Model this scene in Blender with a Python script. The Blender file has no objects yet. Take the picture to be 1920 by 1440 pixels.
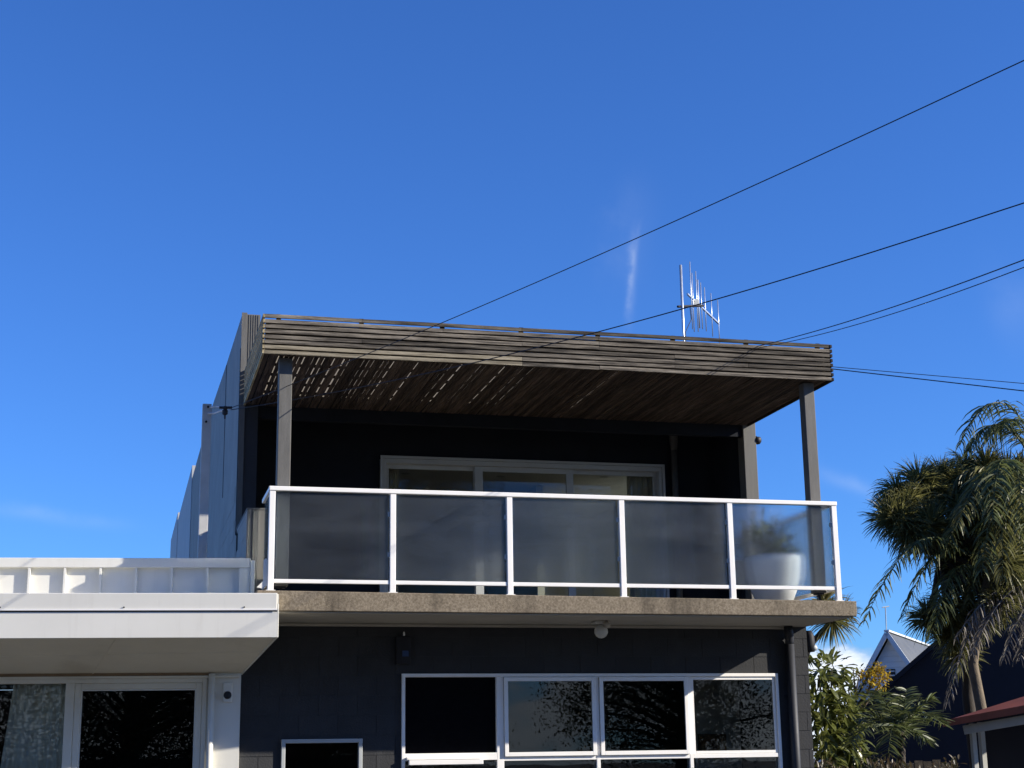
import bpy, bmesh, math, random
import numpy as np
from mathutils import Vector, Matrix
random.seed(7); rng = np.random.default_rng(7)
SC = bpy.context.scene
COL = SC.collection
R = math.radians

# ------------------------------------------------------------------ camera
# world: X right along the facade, Y into the building, Z up; origin = eye, ground at z = -1.55
GZ = -1.55
F_PX, YAW, PITCH, ROLL = 2900.0, 0.24850, 0.23823, -0.01467
def cam_axes():
    f = Vector((math.sin(YAW), math.cos(YAW), 0)); r = Vector((math.cos(YAW), -math.sin(YAW), 0)); u = Vector((0, 0, 1))
    f, u = f*math.cos(PITCH)+u*math.sin(PITCH), u*math.cos(PITCH)-f*math.sin(PITCH)
    r, u = r*math.cos(ROLL)+u*math.sin(ROLL), u*math.cos(ROLL)-r*math.sin(ROLL)
    return r, u, f
CR, CU, CF = cam_axes()
cd = bpy.data.cameras.new('camera'); cam = bpy.data.objects.new('camera', cd); COL.objects.link(cam)
cd.sensor_width = 36; cd.lens = F_PX/1920*36; cd.clip_start = .05; cd.clip_end = 5000
cam.matrix_world = Matrix(((CR.x, CU.x, -CF.x, 0), (CR.y, CU.y, -CF.y, 0), (CR.z, CU.z, -CF.z, 0), (0, 0, 0, 1)))
SC.camera = cam
def ray(x, y): return CF + CR*((x-960)/F_PX) - CU*((y-720)/F_PX)
def at(x, y, Y): d = ray(x, y); return d*(Y/d.y)
def atz(x, y, Z): d = ray(x, y); return d*(Z/d.z)

# ------------------------------------------------------------------ sky, sun, exposure
SUN_AZ, SUN_EL = R(114.8), R(24.7)       # clockwise from +Y
sun_dir = Vector((math.sin(SUN_AZ)*math.cos(SUN_EL), math.cos(SUN_AZ)*math.cos(SUN_EL), math.sin(SUN_EL)))
W = bpy.data.worlds.new('World'); SC.world = W; W.use_nodes = True
nt = W.node_tree; nt.nodes.clear(); L = nt.links.new
def N(t, tree=None, **k):
    n = (tree or nt).nodes.new(t)
    for a, b in k.items(): setattr(n, a, b)
    return n
out = N('ShaderNodeOutputWorld'); bg = N('ShaderNodeBackground'); sky = N('ShaderNodeTexSky')
sky.sky_type = 'NISHITA'; sky.sun_disc = False; sky.sun_elevation = SUN_EL; sky.sun_rotation = SUN_AZ
sky.air_density = .95; sky.dust_density = .12; sky.ozone_density = 2.6; sky.altitude = 0
bg.inputs['Strength'].default_value = .112
hs = N('ShaderNodeHueSaturation'); hs.inputs['Saturation'].default_value = 1.0
tint = N('ShaderNodeMix', data_type='RGBA', blend_type='MULTIPLY'); tint.inputs['Factor'].default_value = 1; tint.inputs['B'].default_value = (.265, .53, 1.0, 1)   # deep clean winter blue
L(sky.outputs[0], tint.inputs['A']); L(tint.outputs['Result'], hs.inputs['Color'])
tc = N('ShaderNodeTexCoord')
def math_n(op, a, b=None, c=None):
    n = N('ShaderNodeMath', operation=op)
    for i, v in enumerate((a, b, c)):
        if v is None: continue
        if isinstance(v, (int, float)): n.inputs[i].default_value = v
        else: L(v, n.inputs[i])
    return n.outputs[0]
def dot_n(v):
    n = N('ShaderNodeVectorMath', operation='DOT_PRODUCT'); L(tc.outputs['Generated'], n.inputs[0]); n.inputs[1].default_value = v
    return n.outputs['Value']
def wisp(p0, p1, width, amp, scale):
    """thin cirrus streak between two sky directions"""
    a, b = ray(*p0).normalized(), ray(*p1).normalized()
    m = (a+b).normalized(); e = (b-a).normalized(); s = m.cross(e).normalized(); h = (b-a).length/2
    nz = N('ShaderNodeTexNoise'); mp = N('ShaderNodeMapping'); L(tc.outputs['Generated'], mp.inputs[0]); L(mp.outputs[0], nz.inputs['Vector'])
    nz.inputs['Scale'].default_value = scale; nz.inputs['Detail'].default_value = 5; nz.inputs['Roughness'].default_value = .6
    along = math_n('DIVIDE', dot_n(e), h)
    wob = math_n('MULTIPLY', math_n('SUBTRACT', nz.outputs['Fac'], .5), width*2.2)
    across = math_n('DIVIDE', math_n('ADD', dot_n(s), wob), width)
    g1 = math_n('EXPONENT', math_n('MULTIPLY', math_n('MULTIPLY', across, across), -1))
    g2 = math_n('EXPONENT', math_n('MULTIPLY', math_n('POWER', math_n('ABSOLUTE', along), 3), -1.6))
    front = math_n('GREATER_THAN', dot_n(m), 0)
    k = math_n('MULTIPLY', math_n('MULTIPLY', g1, g2), front)
    nf = math_n('MULTIPLY', math_n('POWER', nz.outputs['Fac'], 1.6), amp*2.6)
    return math_n('MULTIPLY', k, nf)
w = wisp((1180, 612), (1190, 430), .0026, .12, 90)
w = math_n('ADD', w, wisp((1172, 600), (1200, 420), .0016, .08, 130))
w = math_n('ADD', w, wisp((1165, 560), (1200, 330), .013, .03, 30))
w = math_n('ADD', w, wisp((1520, 880), (1660, 935), .0045, .10, 20))
w = math_n('ADD', w, wisp((-60, 945), (240, 985), .0045, .10, 20))
w = math_n('ADD', w, wisp((1850, 600), (1960, 560), .02, .05, 14))
# low fair-weather cumulus near the horizon, all round
sep = N('ShaderNodeSeparateXYZ'); L(tc.outputs['Generated'], sep.inputs[0])
mp = N('ShaderNodeMapping'); L(tc.outputs['Generated'], mp.inputs[0]); mp.inputs['Scale'].default_value = (1, 1, 2.0); mp.inputs['Location'].default_value = (.35, .1, .0)
cn = N('ShaderNodeTexNoise'); L(mp.outputs[0], cn.inputs['Vector']); cn.inputs['Scale'].default_value = 11; cn.inputs['Detail'].default_value = 9; cn.inputs['Roughness'].default_value = .55
mr = N('ShaderNodeMapRange', interpolation_type='SMOOTHSTEP'); L(sep.outputs['Z'], mr.inputs['Value'])
for i, v in ((1, .02), (2, .125), (3, .21), (4, -.6)): mr.inputs[i].default_value = v
cl = N('ShaderNodeMapRange', interpolation_type='SMOOTHSTEP'); L(math_n('ADD', cn.outputs['Fac'], mr.outputs[0]), cl.inputs['Value'])
for i, v in ((1, .44), (2, .62), (3, 0.), (4, .9)): cl.inputs[i].default_value = v
mx1 = N('ShaderNodeMix', data_type='RGBA'); L(hs.outputs[0], mx1.inputs['A']); L(cl.outputs[0], mx1.inputs['Factor'])
cshade = N('ShaderNodeMix', data_type='RGBA'); L(math_n('MULTIPLY', cl.outputs[0], cn.outputs['Fac']), cshade.inputs['Factor'])
cshade.inputs['A'].default_value = (1.9, 2.6, 3.8, 1); cshade.inputs['B'].default_value = (8.2, 8.2, 8.2, 1); L(cshade.outputs['Result'], mx1.inputs['B'])
mx2 = N('ShaderNodeMix', data_type='RGBA'); L(mx1.outputs['Result'], mx2.inputs['A']); mx2.inputs['B'].default_value = (4.2, 4.8, 5.8, 1)
L(math_n('MINIMUM', w, .8), mx2.inputs['Factor'])
L(mx2.outputs['Result'], bg.inputs['Color']); L(bg.outputs[0], out.inputs['Surface'])
sl = bpy.data.lights.new('sun', 'SUN'); sl.energy = 5.0; sl.angle = R(.5); sl.color = (1, .92, .80)
so = bpy.data.objects.new('sun', sl); COL.objects.link(so); so.rotation_euler = sun_dir.to_track_quat('Z', 'Y').to_euler(); so.location = sun_dir*60
vs = SC.view_settings; vs.view_transform = 'Standard'; vs.look = 'None'; vs.exposure = 0.75; vs.gamma = 1; vs.use_curve_mapping = False
SC.render.resolution_x, SC.render.resolution_y = 1024, 768
SC.render.engine = 'CYCLES'
SC.cycles.max_bounces = 8; SC.cycles.transparent_max_bounces = 16

# ------------------------------------------------------------------ materials
MATS = {}
def mat(name, col, rough=.6, var=.15, scale=6, stretch=(1, 1, 1), bump=0, bscale=80, metal=0, spec=.5, rnd=0, col2=None, thr=None, detail=6, coat=0):
    m = bpy.data.materials.new(name); m.use_nodes = True; t = m.node_tree; t.nodes.clear(); l = t.links.new
    o = N('ShaderNodeOutputMaterial', t); p = N('ShaderNodeBsdfPrincipled', t); l(p.outputs[0], o.inputs[0])
    p.inputs['Roughness'].default_value = rough; p.inputs['Metallic'].default_value = metal; p.inputs['Specular IOR Level'].default_value = spec
    p.inputs['Coat Weight'].default_value = coat
    g = N('ShaderNodeNewGeometry', t); mpn = N('ShaderNodeMapping', t); l(g.outputs['Position'], mpn.inputs[0]); mpn.inputs['Scale'].default_value = stretch
    n = N('ShaderNodeTexNoise', t); l(mpn.outputs[0], n.inputs['Vector']); n.inputs['Scale'].default_value = scale; n.inputs['Detail'].default_value = detail; n.inputs['Roughness'].default_value = .6
    oi = N('ShaderNodeObjectInfo', t)
    mixn = N('ShaderNodeMix', t, data_type='RGBA')
    a = [c*(1-var) for c in col]; b = [min(1, c*(1+var)) for c in col] if col2 is None else col2
    mixn.inputs['A'].default_value = (*a, 1); mixn.inputs['B'].default_value = (*b, 1)
    r = N('ShaderNodeMapRange', t); l(n.outputs['Fac'], r.inputs['Value']); lo, hi = thr or (.3, .7); r.inputs[1].default_value = lo; r.inputs[2].default_value = hi
    l(r.outputs[0], mixn.inputs['Factor'])
    c = mixn.outputs['Result']
    if rnd:
        h = N('ShaderNodeHueSaturation', t); l(c, h.inputs['Color'])
        q = N('ShaderNodeMapRange', t); l(oi.outputs['Random'], q.inputs['Value']); q.inputs[3].default_value = 1-rnd; q.inputs[4].default_value = 1+rnd
        l(q.outputs[0], h.inputs['Value']); c = h.outputs[0]
    l(c, p.inputs['Base Color'])
    rr = N('ShaderNodeMapRange', t); l(n.outputs['Fac'], rr.inputs['Value']); rr.inputs[3].default_value = max(0, rough-.08); rr.inputs[4].default_value = min(1, rough+.08); l(rr.outputs[0], p.inputs['Roughness'])
    if bump:
        n2 = N('ShaderNodeTexNoise', t); l(mpn.outputs[0], n2.inputs['Vector']); n2.inputs['Scale'].default_value = bscale; n2.inputs['Detail'].default_value = 4
        bn = N('ShaderNodeBump', t); bn.inputs['Strength'].default_value = bump; bn.inputs['Distance'].default_value = .01; l(n2.outputs['Fac'], bn.inputs['Height']); l(bn.outputs[0], p.inputs['Normal'])
    MATS[name] = m; return m
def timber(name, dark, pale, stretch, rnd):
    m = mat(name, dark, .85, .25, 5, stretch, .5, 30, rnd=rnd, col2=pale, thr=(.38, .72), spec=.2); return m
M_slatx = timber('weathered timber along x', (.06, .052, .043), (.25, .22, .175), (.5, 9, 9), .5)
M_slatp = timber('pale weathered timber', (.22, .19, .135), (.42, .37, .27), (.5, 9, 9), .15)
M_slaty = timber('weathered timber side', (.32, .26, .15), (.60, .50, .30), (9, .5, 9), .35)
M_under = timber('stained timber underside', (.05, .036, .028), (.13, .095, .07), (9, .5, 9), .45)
M_frame = timber('dark frame timber', (.022, .018, .015), (.05, .042, .034), (3, 3, 3), .2)
M_mast = mat('pale mast paint', (.46, .46, .45), .6, .1, 6, bump=.1)
M_postp = mat('grey painted post', (.115, .112, .103), .7, .18, 9, (3, 3, .6), .15, 60)
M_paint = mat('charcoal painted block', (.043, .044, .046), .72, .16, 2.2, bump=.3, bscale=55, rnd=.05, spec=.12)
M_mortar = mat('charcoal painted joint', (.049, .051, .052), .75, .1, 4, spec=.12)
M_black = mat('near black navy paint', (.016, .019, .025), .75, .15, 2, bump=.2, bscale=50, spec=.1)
M_wing_shade = mat('wing wall with painted shade', (.045, .046, .05), .75, .1, 5, spec=.1)  # wing wall tone with the canopy shade mixed into the colour
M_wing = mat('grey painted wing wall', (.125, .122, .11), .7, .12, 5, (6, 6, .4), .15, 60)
M_side = mat('grey side wall paint', (.25, .22, .18), .66, .16, 1.6, (1, .7, 1), .25, 30, col2=(.33, .295, .245))
M_sidep = mat('pale side wall paint', (.42, .42, .41), .6, .1, 1.5, bump=.15, bscale=30)
M_white = mat('white aluminium', (.88, .86, .81), .35, .03, 4)
M_cream = mat('off white painted steel', (.76, .745, .67), .45, .035, 1.4, bump=.05, bscale=3)
M_soffw = mat('off white soffit board', (.74, .69, .56), .7, .05, 2)
M_brown = mat('stained wood strip', (.24, .15, .07), .6, .2, 5, (1, 6, 6))
M_conc = mat('weathered exposed aggregate concrete', (.165, .134, .094), .95, .15, 52, bump=.5, bscale=140, col2=(.305, .255, .185), thr=(.32, .68), detail=8, spec=.15)
def add_stains(m, col, scale, stretch, lo, hi, amt):
    # irregular darker stains and runs over the base colour
    t = m.node_tree; p = [n for n in t.nodes if n.type == 'BSDF_PRINCIPLED'][0]; src = p.inputs['Base Color'].links[0].from_socket
    g = N('ShaderNodeNewGeometry', t); mp_ = N('ShaderNodeMapping', t); mp_.inputs['Scale'].default_value = stretch; t.links.new(g.outputs['Position'], mp_.inputs[0])
    n = N('ShaderNodeTexNoise', t); n.inputs['Scale'].default_value = scale; n.inputs['Detail'].default_value = 7; n.inputs['Roughness'].default_value = .65; t.links.new(mp_.outputs[0], n.inputs['Vector'])
    r = N('ShaderNodeMapRange', t, interpolation_type='SMOOTHSTEP'); r.inputs[1].default_value = lo; r.inputs[2].default_value = hi; r.inputs[4].default_value = amt; t.links.new(n.outputs['Fac'], r.inputs['Value'])
    mx = N('ShaderNodeMix', t, data_type='RGBA'); t.links.new(src, mx.inputs['A']); mx.inputs['B'].default_value = (*col, 1); t.links.new(r.outputs[0], mx.inputs['Factor']); t.links.new(mx.outputs['Result'], p.inputs['Base Color'])
add_stains(M_conc, (.06, .05, .038), 2.2, (1, 1, .25), .48, .70, .75); add_stains(M_conc, (.38, .33, .25), 5.0, (1, 1, 2.0), .60, .74, .5)
add_stains(M_cream, (.50, .47, .40), 2.5, (3, 3, .25), .52, .80, .35); add_stains(M_paint, (.085, .085, .083), 1.3, (1, 1, .6), .58, .78, .5); add_stains(M_soffw, (.52, .46, .34), 1.2, (1, 1, 1), .5, .75, .5); add_stains(M_side, (.20, .18, .15), 1.1, (1, 1, .35), .52, .74, .6)
M_soff = mat('beige painted soffit', (.42, .385, .32), .8, .08, 2)
M_alu = mat('grey aluminium joinery', (.42, .44, .43), .45, .05, 3)
M_galv = mat('galvanised aluminium tube', (.62, .66, .70), .35, .1, 20, metal=.7)
M_dkmetal = mat('dark metal', (.02, .02, .023), .6, .2, 10, spec=.25)
M_rubber = mat('black cable sheath', (.012, .014, .02), .6, .1, 10)
M_opening_dark = mat('painted dark of open window', (.006, .006, .007), .9, .2, 20, spec=.0)
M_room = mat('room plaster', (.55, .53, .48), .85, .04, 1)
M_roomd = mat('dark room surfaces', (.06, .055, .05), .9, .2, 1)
M_ceil = mat('room ceiling', (.75, .75, .72), .9, .02, 1)
M_curt = mat('linen curtain', (.84, .78, .64), .9, .12, 14, (1, 1, .1))
M_pot = mat('white glazed pot', (.76, .76, .74), .35, .04, 5)
M_soil = mat('potting soil', (.04, .03, .02), .95, .3, 30)
M_navy = mat('dark navy cladding', (.012, .014, .026), .75, .15, 2)
M_wb = mat('pale weatherboard', (.62, .66, .68), .7, .06, 2)
M_trim = mat('pale grey trim', (.55, .58, .6), .6, .06, 3)
M_iron = mat('grey corrugated roofing', (.085, .092, .095), .5, .12, 2, metal=.15)
M_red = mat('red painted roof', (.24, .065, .04), .55, .25, 3, bump=.1, bscale=20)
M_shedw = mat('shed trim paint', (.42, .42, .38), .6, .1, 4)
M_ground = mat('asphalt yard', (.045, .045, .043), .9, .2, .8, bump=.2, bscale=40)
M_bark = mat('palm bark', (.16, .125, .085), .9, .35, 4, (5, 5, 2), .8, 20)
M_trunk = mat('dark bark', (.05, .04, .03), .95, .3, 6, (5, 5, 1), .6, 20)
def leafmat(name, a, b, trans=.3, rough=.45):
    m = mat(name, a, rough, .2, 7, col2=b, thr=(.35, .65)); t = m.node_tree
    p = [n for n in t.nodes if n.type == 'BSDF_PRINCIPLED'][0]; o = [n for n in t.nodes if n.type == 'OUTPUT_MATERIAL'][0]
    src = p.inputs['Base Color'].links[0].from_socket
    tr = N('ShaderNodeBsdfTranslucent', t); t.links.new(src, tr.inputs[0]); ms = N('ShaderNodeMixShader', t); ms.inputs[0].default_value = trans
    t.links.new(p.outputs[0], ms.inputs[1]); t.links.new(tr.outputs[0], ms.inputs[2]); t.links.new(ms.outputs[0], o.inputs[0]); return m
M_palm = leafmat('queen palm leaf', (.055, .078, .026), (.18, .20, .07), .4)
M_cord = leafmat('cabbage tree leaf', (.075, .085, .026), (.26, .245, .085), .4)
M_cordy = leafmat('yellowed strap leaf', (.09, .085, .025), (.22, .19, .06))
M_dead = leafmat('dead frond', (.12, .105, .085), (.25, .225, .19), .15, .8)
M_young = leafmat('young palm leaf', (.06, .085, .025), (.17, .19, .07))
M_broad = leafmat('glossy broad leaf', (.065, .09, .018), (.19, .20, .05), .4, .35)
M_yel = leafmat('yellow blossom', (.40, .27, .015), (.62, .46, .05), .3)
M_redleaf = leafmat('reddish hedge leaf', (.035, .05, .016), (.13, .085, .045), .3)
M_tree = leafmat('dark street tree leaf', (.04, .05, .018), (.13, .13, .06))
M_rust = leafmat('russet hedge leaf', (.09, .07, .03), (.34, .15, .09), .6)
def glass(name, tint, ior=1.5, minr=0.0):
    m = bpy.data.materials.new(name); m.use_nodes = True; t = m.node_tree; t.nodes.clear()
    o = N('ShaderNodeOutputMaterial', t); tr = N('ShaderNodeBsdfTransparent', t); tr.inputs[0].default_value = (*tint, 1)
    gl = N('ShaderNodeBsdfGlossy', t); gl.inputs['Roughness'].default_value = .0; gl.inputs['Color'].default_value = (.95, .97, 1, 1)
    fr = N('ShaderNodeFresnel', t); fr.inputs[0].default_value = ior; ms = N('ShaderNodeMixShader', t)
    g = N('ShaderNodeNewGeometry', t); nz = N('ShaderNodeTexNoise', t); nz.inputs['Scale'].default_value = 2.2; nz.inputs['Detail'].default_value = 1; t.links.new(g.outputs['Position'], nz.inputs['Vector'])
    bn = N('ShaderNodeBump', t); bn.inputs['Strength'].default_value = .015; bn.inputs['Distance'].default_value = .02; t.links.new(nz.outputs['Fac'], bn.inputs['Height']); t.links.new(bn.outputs[0], gl.inputs['Normal'])
    ad = N('ShaderNodeMath', t, operation='ADD'); t.links.new(fr.outputs[0], ad.inputs[0]); ad.inputs[1].default_value = minr
    t.links.new(ad.outputs[0], ms.inputs[0]); t.links.new(tr.outputs[0], ms.inputs[1]); t.links.new(gl.outputs[0], ms.inputs[2]); t.links.new(ms.outputs[0], o.inputs[0])
    return m
M_glass = glass('window glass', (.84, .86, .84), 1.38, .0)
def frosted(name):
    m = bpy.data.materials.new(name); m.use_nodes = True; t = m.node_tree; t.nodes.clear(); l = t.links.new
    o = N('ShaderNodeOutputMaterial', t)
    tr = N('ShaderNodeBsdfTransparent', t); tr.inputs[0].default_value = (.88, .90, .90, 1)
    rf = N('ShaderNodeBsdfRefraction', t); rf.inputs['Roughness'].default_value = .24; rf.inputs['IOR'].default_value = 1.35; rf.inputs['Color'].default_value = (.93, .96, .97, 1)
    gl = N('ShaderNodeBsdfGlossy', t); gl.inputs['Roughness'].default_value = .22
    df = N('ShaderNodeBsdfDiffuse', t); df.inputs[0].default_value = (.62, .68, .74, 1)
    g = N('ShaderNodeNewGeometry', t); mpn = N('ShaderNodeMapping', t); mpn.inputs['Scale'].default_value = (1.3, 1.3, 26); l(g.outputs['Position'], mpn.inputs[0])
    n = N('ShaderNodeTexNoise', t); n.inputs['Scale'].default_value = 1.6; n.inputs['Detail'].default_value = 5; l(mpn.outputs[0], n.inputs['Vector'])
    bn = N('ShaderNodeBump', t); bn.inputs['Strength'].default_value = .24; bn.inputs['Distance'].default_value = .02; l(n.outputs['Fac'], bn.inputs['Height'])
    for s in (rf, gl): l(bn.outputs[0], s.inputs['Normal'])
    m1 = N('ShaderNodeMixShader', t); m1.inputs[0].default_value = .68; l(tr.outputs[0], m1.inputs[1]); l(rf.outputs[0], m1.inputs[2])
    m2 = N('ShaderNodeMixShader', t); m2.inputs[0].default_value = .03; l(m1.outputs[0], m2.inputs[1]); l(gl.outputs[0], m2.inputs[2])
    m3 = N('ShaderNodeMixShader', t); l(m2.outputs[0], m3.inputs[1]); l(df.outputs[0], m3.inputs[2])
    n3 = N('ShaderNodeTexNoise', t); n3.inputs['Scale'].default_value = 1.5; n3.inputs['Detail'].default_value = 7; n3.inputs['Roughness'].default_value = .62
    mp3 = N('ShaderNodeMapping', t); mp3.inputs['Scale'].default_value = (1, 1, 3.2); l(g.outputs['Position'], mp3.inputs[0]); l(mp3.outputs[0], n3.inputs['Vector'])
    q = N('ShaderNodeMapRange', t); q.inputs[1].default_value = .3; q.inputs[2].default_value = .7; q.inputs[3].default_value = .010; q.inputs[4].default_value = .036; l(n3.outputs['Fac'], q.inputs['Value']); l(q.outputs[0], m3.inputs[0])
    l(m3.outputs[0], o.inputs[0]); return m
M_frost = frosted('frosted rippled glass')
def poly_sheet(name):
    m = bpy.data.materials.new(name); m.use_nodes = True; t = m.node_tree; t.nodes.clear(); l = t.links.new
    o = N('ShaderNodeOutputMaterial', t); a = N('ShaderNodeBsdfTranslucent', t); a.inputs[0].default_value = (.62, .58, .50, 1)
    b = N('ShaderNodeBsdfDiffuse', t); b.inputs[0].default_value = (.7, .68, .6, 1); ms = N('ShaderNodeMixShader', t); ms.inputs[0].default_value = .25
    l(a.outputs[0], ms.inputs[1]); l(b.outputs[0], ms.inputs[2]); l(ms.outputs[0], o.inputs[0]); return m
M_poly = poly_sheet('opal roofing sheet')
M_globe = mat('opal lamp globe', (.62, .61, .55), .25, .05, 5)
M_blue = mat('blue label', (.02, .05, .14), .5, .2, 10)
M_pict = mat('framed picture', (.12, .05, .03), .6, .5, 6, col2=(.35, .2, .08))

# ------------------------------------------------------------------ mesh helpers
BASE = {}
class MB:
    def __init__(s): s.v = []; s.f = []
    def add(s, vs_, fs):
        n = len(s.v); s.v += [tuple(v) for v in vs_]; s.f += [tuple(i+n for i in f) for f in fs]; return s
    def box(s, a, b):
        x0, y0, z0 = a; x1, y1, z1 = b
        return s.add([(x0,y0,z0),(x1,y0,z0),(x1,y1,z0),(x0,y1,z0),(x0,y0,z1),(x1,y0,z1),(x1,y1,z1),(x0,y1,z1)],
                     [(0,3,2,1),(4,5,6,7),(0,1,5,4),(1,2,6,5),(2,3,7,6),(3,0,4,7)])
    def hexa(s, p):   # 8 points: bottom 4 (ccw), top 4
        return s.add(p, [(0,3,2,1),(4,5,6,7),(0,1,5,4),(1,2,6,5),(2,3,7,6),(3,0,4,7)])
    def bar(s, a, b, w, h=None, up=(0, 0, 1)):
        a, b = Vector(a), Vector(b); h = h or w; d = (b-a).normalized(); up = Vector(up)
        if abs(d.dot(up)) > .98: up = Vector((0, 1, 0))
        x = d.cross(up).normalized()*(w/2); y = x.cross(d).normalized()*(h/2)
        return s.hexa([a-x-y, a+x-y, b+x-y, b-x-y, a-x+y, a+x+y, b+x+y, b-x+y])
    def tube(s, pts, r, n=8, caps=True):
        pts = [Vector(p) for p in pts]; rs = r if isinstance(r, (list, tuple)) else [r]*len(pts); rings = []; px = None
        for i, p in enumerate(pts):
            d = (pts[min(i+1, len(pts)-1)]-pts[max(i-1, 0)]).normalized()
            if px is None:
                up = Vector((0, 0, 1)) if abs(d.z) < .9 else Vector((1, 0, 0)); px = d.cross(up).normalized()
            else: px = (px - d*px.dot(d)).normalized()
            y = d.cross(px)
            rings.append([p+(px*math.cos(2*math.pi*k/n)+y*math.sin(2*math.pi*k/n))*rs[i] for k in range(n)])
        vv = [q for rg in rings for q in rg]; ff = []
        for i in range(len(pts)-1):
            for k in range(n):
                ff.append((i*n+k, i*n+(k+1) % n, (i+1)*n+(k+1) % n, (i+1)*n+k))
        if caps: ff.append(tuple(range(n-1, -1, -1))); ff.append(tuple((len(pts)-1)*n+k for k in range(n)))
        return s.add(vv, ff)
    def lathe(s, prof, c, n=32):
        c = Vector(c); vv = [c+Vector((r*math.cos(2*math.pi*k/n), r*math.sin(2*math.pi*k/n), z)) for r, z in prof for k in range(n)]; ff = []
        for i in range(len(prof)-1):
            for k in range(n): ff.append((i*n+k, i*n+(k+1) % n, (i+1)*n+(k+1) % n, (i+1)*n+k))
        return s.add(vv, ff)
    def prism(s, poly, off):   # polygon (list of 3D points) extruded by off
        n = len(poly); off = Vector(off); a = [Vector(p) for p in poly]; vv = a+[p+off for p in a]
        return s.add(vv, [tuple(range(n-1, -1, -1)), tuple(range(n, 2*n))]+[(i, (i+1) % n, n+(i+1) % n, n+i) for i in range(n)])
    def mesh(s, name, m, org=(0, 0, 0), smooth=False):
        me = bpy.data.meshes.new(name); o = Vector(org); me.from_pydata([tuple(Vector(v)-o) for v in s.v], [], s.f); me.materials.append(m)
        bm = bmesh.new(); bm.from_mesh(me); bmesh.ops.recalc_face_normals(bm, faces=bm.faces); bm.to_mesh(me); bm.free()
        if smooth: me.polygons.foreach_set('use_smooth', [True]*len(me.polygons))
        me.update(); return me
def tag(o, label=None, cat=None, group=None, kind=None):
    for k, v in (('label', label), ('category', cat), ('group', group), ('kind', kind)):
        if v: o[k] = v
    return o
def thing(name, label, cat, loc=(0, 0, 0), group=None):
    o = bpy.data.objects.new(name, None); COL.objects.link(o); o.location = loc; o.empty_display_size = .2; BASE[o.name] = Vector(loc)
    return tag(o, label, cat, group)
def link_mesh(name, me, parent=None, loc=(0, 0, 0), base=None):
    o = bpy.data.objects.new(name, me); COL.objects.link(o)
    b = base if base is not None else (BASE[parent.name] if parent else Vector((0, 0, 0)))
    o.parent = parent; o.location = Vector(loc)-b; BASE[o.name] = Vector(loc); return o
def part(name, mb, m, parent, smooth=False, bevel=0, label=None):
    """mesh in world coordinates, stored relative to the thing's base"""
    b = BASE[parent.name]; o = bpy.data.objects.new(name, mb.mesh(name, m, b, smooth)); COL.objects.link(o); o.parent = parent; BASE[o.name] = b
    if bevel: md = o.modifiers.new('bevel', 'BEVEL'); md.width = bevel; md.segments = 2; md.limit_method = 'ANGLE'
    if label: o['label'] = label
    return o
def single(name, mb, m, label=None, cat=None, group=None, kind=None, smooth=False, bevel=0, org=None):
    org = Vector(org) if org is not None else Vector(mb.v[0]); o = bpy.data.objects.new(name, mb.mesh(name, m, org, smooth)); COL.objects.link(o); o.location = org; BASE[o.name] = org
    if bevel: md = o.modifiers.new('bevel', 'BEVEL'); md.width = bevel; md.segments = 2; md.limit_method = 'ANGLE'
    return tag(o, label, cat, group, kind)
B = lambda a, b: MB().box(a, b)

# ------------------------------------------------------------------ ground
single('ground', MB().add([(-400, -400, GZ), (500, -400, GZ), (500, 600, GZ), (-400, 600, GZ)], [(0, 1, 2, 3)]), M_ground, kind='structure', org=(0, 0, GZ))

# ------------------------------------------------------------------ charcoal building
XL, XR, YG, YU, YB = 1.205, 7.455, 16.15, 17.27, 18.2
SLT, SLB = 1.60, 1.413          # balcony slab top and underside
bld = thing('charcoal_building', 'two storey charcoal painted block building with balcony and white framed windows', 'building', (4.3, 20, GZ))
# ground floor front wall of painted blocks, cut round the openings
gw = part('front_wall', B((XL+.012, YG+.014, GZ), (XR-.012, YG+.19, GZ+.02)), M_mortar, bld)
OPEN = [(2.864, -.72, 7.07, .885), (1.634, -.55, 2.458, .232)]
def rects_minus(rect, holes):
    rs = [rect]
    for hx0, hz0, hx1, hz1 in holes:
        nr = []
        for x0, z0, x1, z1 in rs:
            if hx1 <= x0 or hx0 >= x1 or hz1 <= z0 or hz0 >= z1: nr.append((x0, z0, x1, z1)); continue
            if x0 < hx0: nr.append((x0, z0, hx0, z1))
            if x1 > hx1: nr.append((hx1, z0, x1, z1))
            a, b = max(x0, hx0), min(x1, hx1)
            if z0 < hz0: nr.append((a, z0, b, hz0))
            if z1 > hz1: nr.append((a, hz1, b, z1))
        rs = nr
    return rs
mo = MB()
for x0, z0, x1, z1 in rects_minus((XL+.012, GZ, XR-.012, SLB-.004), OPEN): mo.box((x0, YG+.005, z0), (x1, YG+.19, z1))
mortar = part('joint_bed', mo, M_mortar, gw)
J = .0055
k = 0; z = .065-.2*8
while z < SLB:
    off = .2 if k % 2 else 0
    x = XL-off
    while x < XR:
        r = (max(x+J/2, XL), max(z+J/2, GZ), min(x+.4-J/2, XR), min(z+.2-J/2, SLB-.003))
        if r[2]-r[0] > .02 and r[3]-r[1] > .01 and z > -.75:
            for q in rects_minus(r, [(a-.002, b-.002, c+.002, d+.002) for a, b, c, d in OPEN]):
                if q[2]-q[0] < .01 or q[3]-q[1] < .008: continue
                dy = random.uniform(-.0015, .0015)
                part('block', B((q[0], YG+dy, q[1]), (q[2], YG+.1, q[3])), M_paint, gw)
        x += .4
    z += .2; k += 1
rects_minus_ = rects_minus
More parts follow.
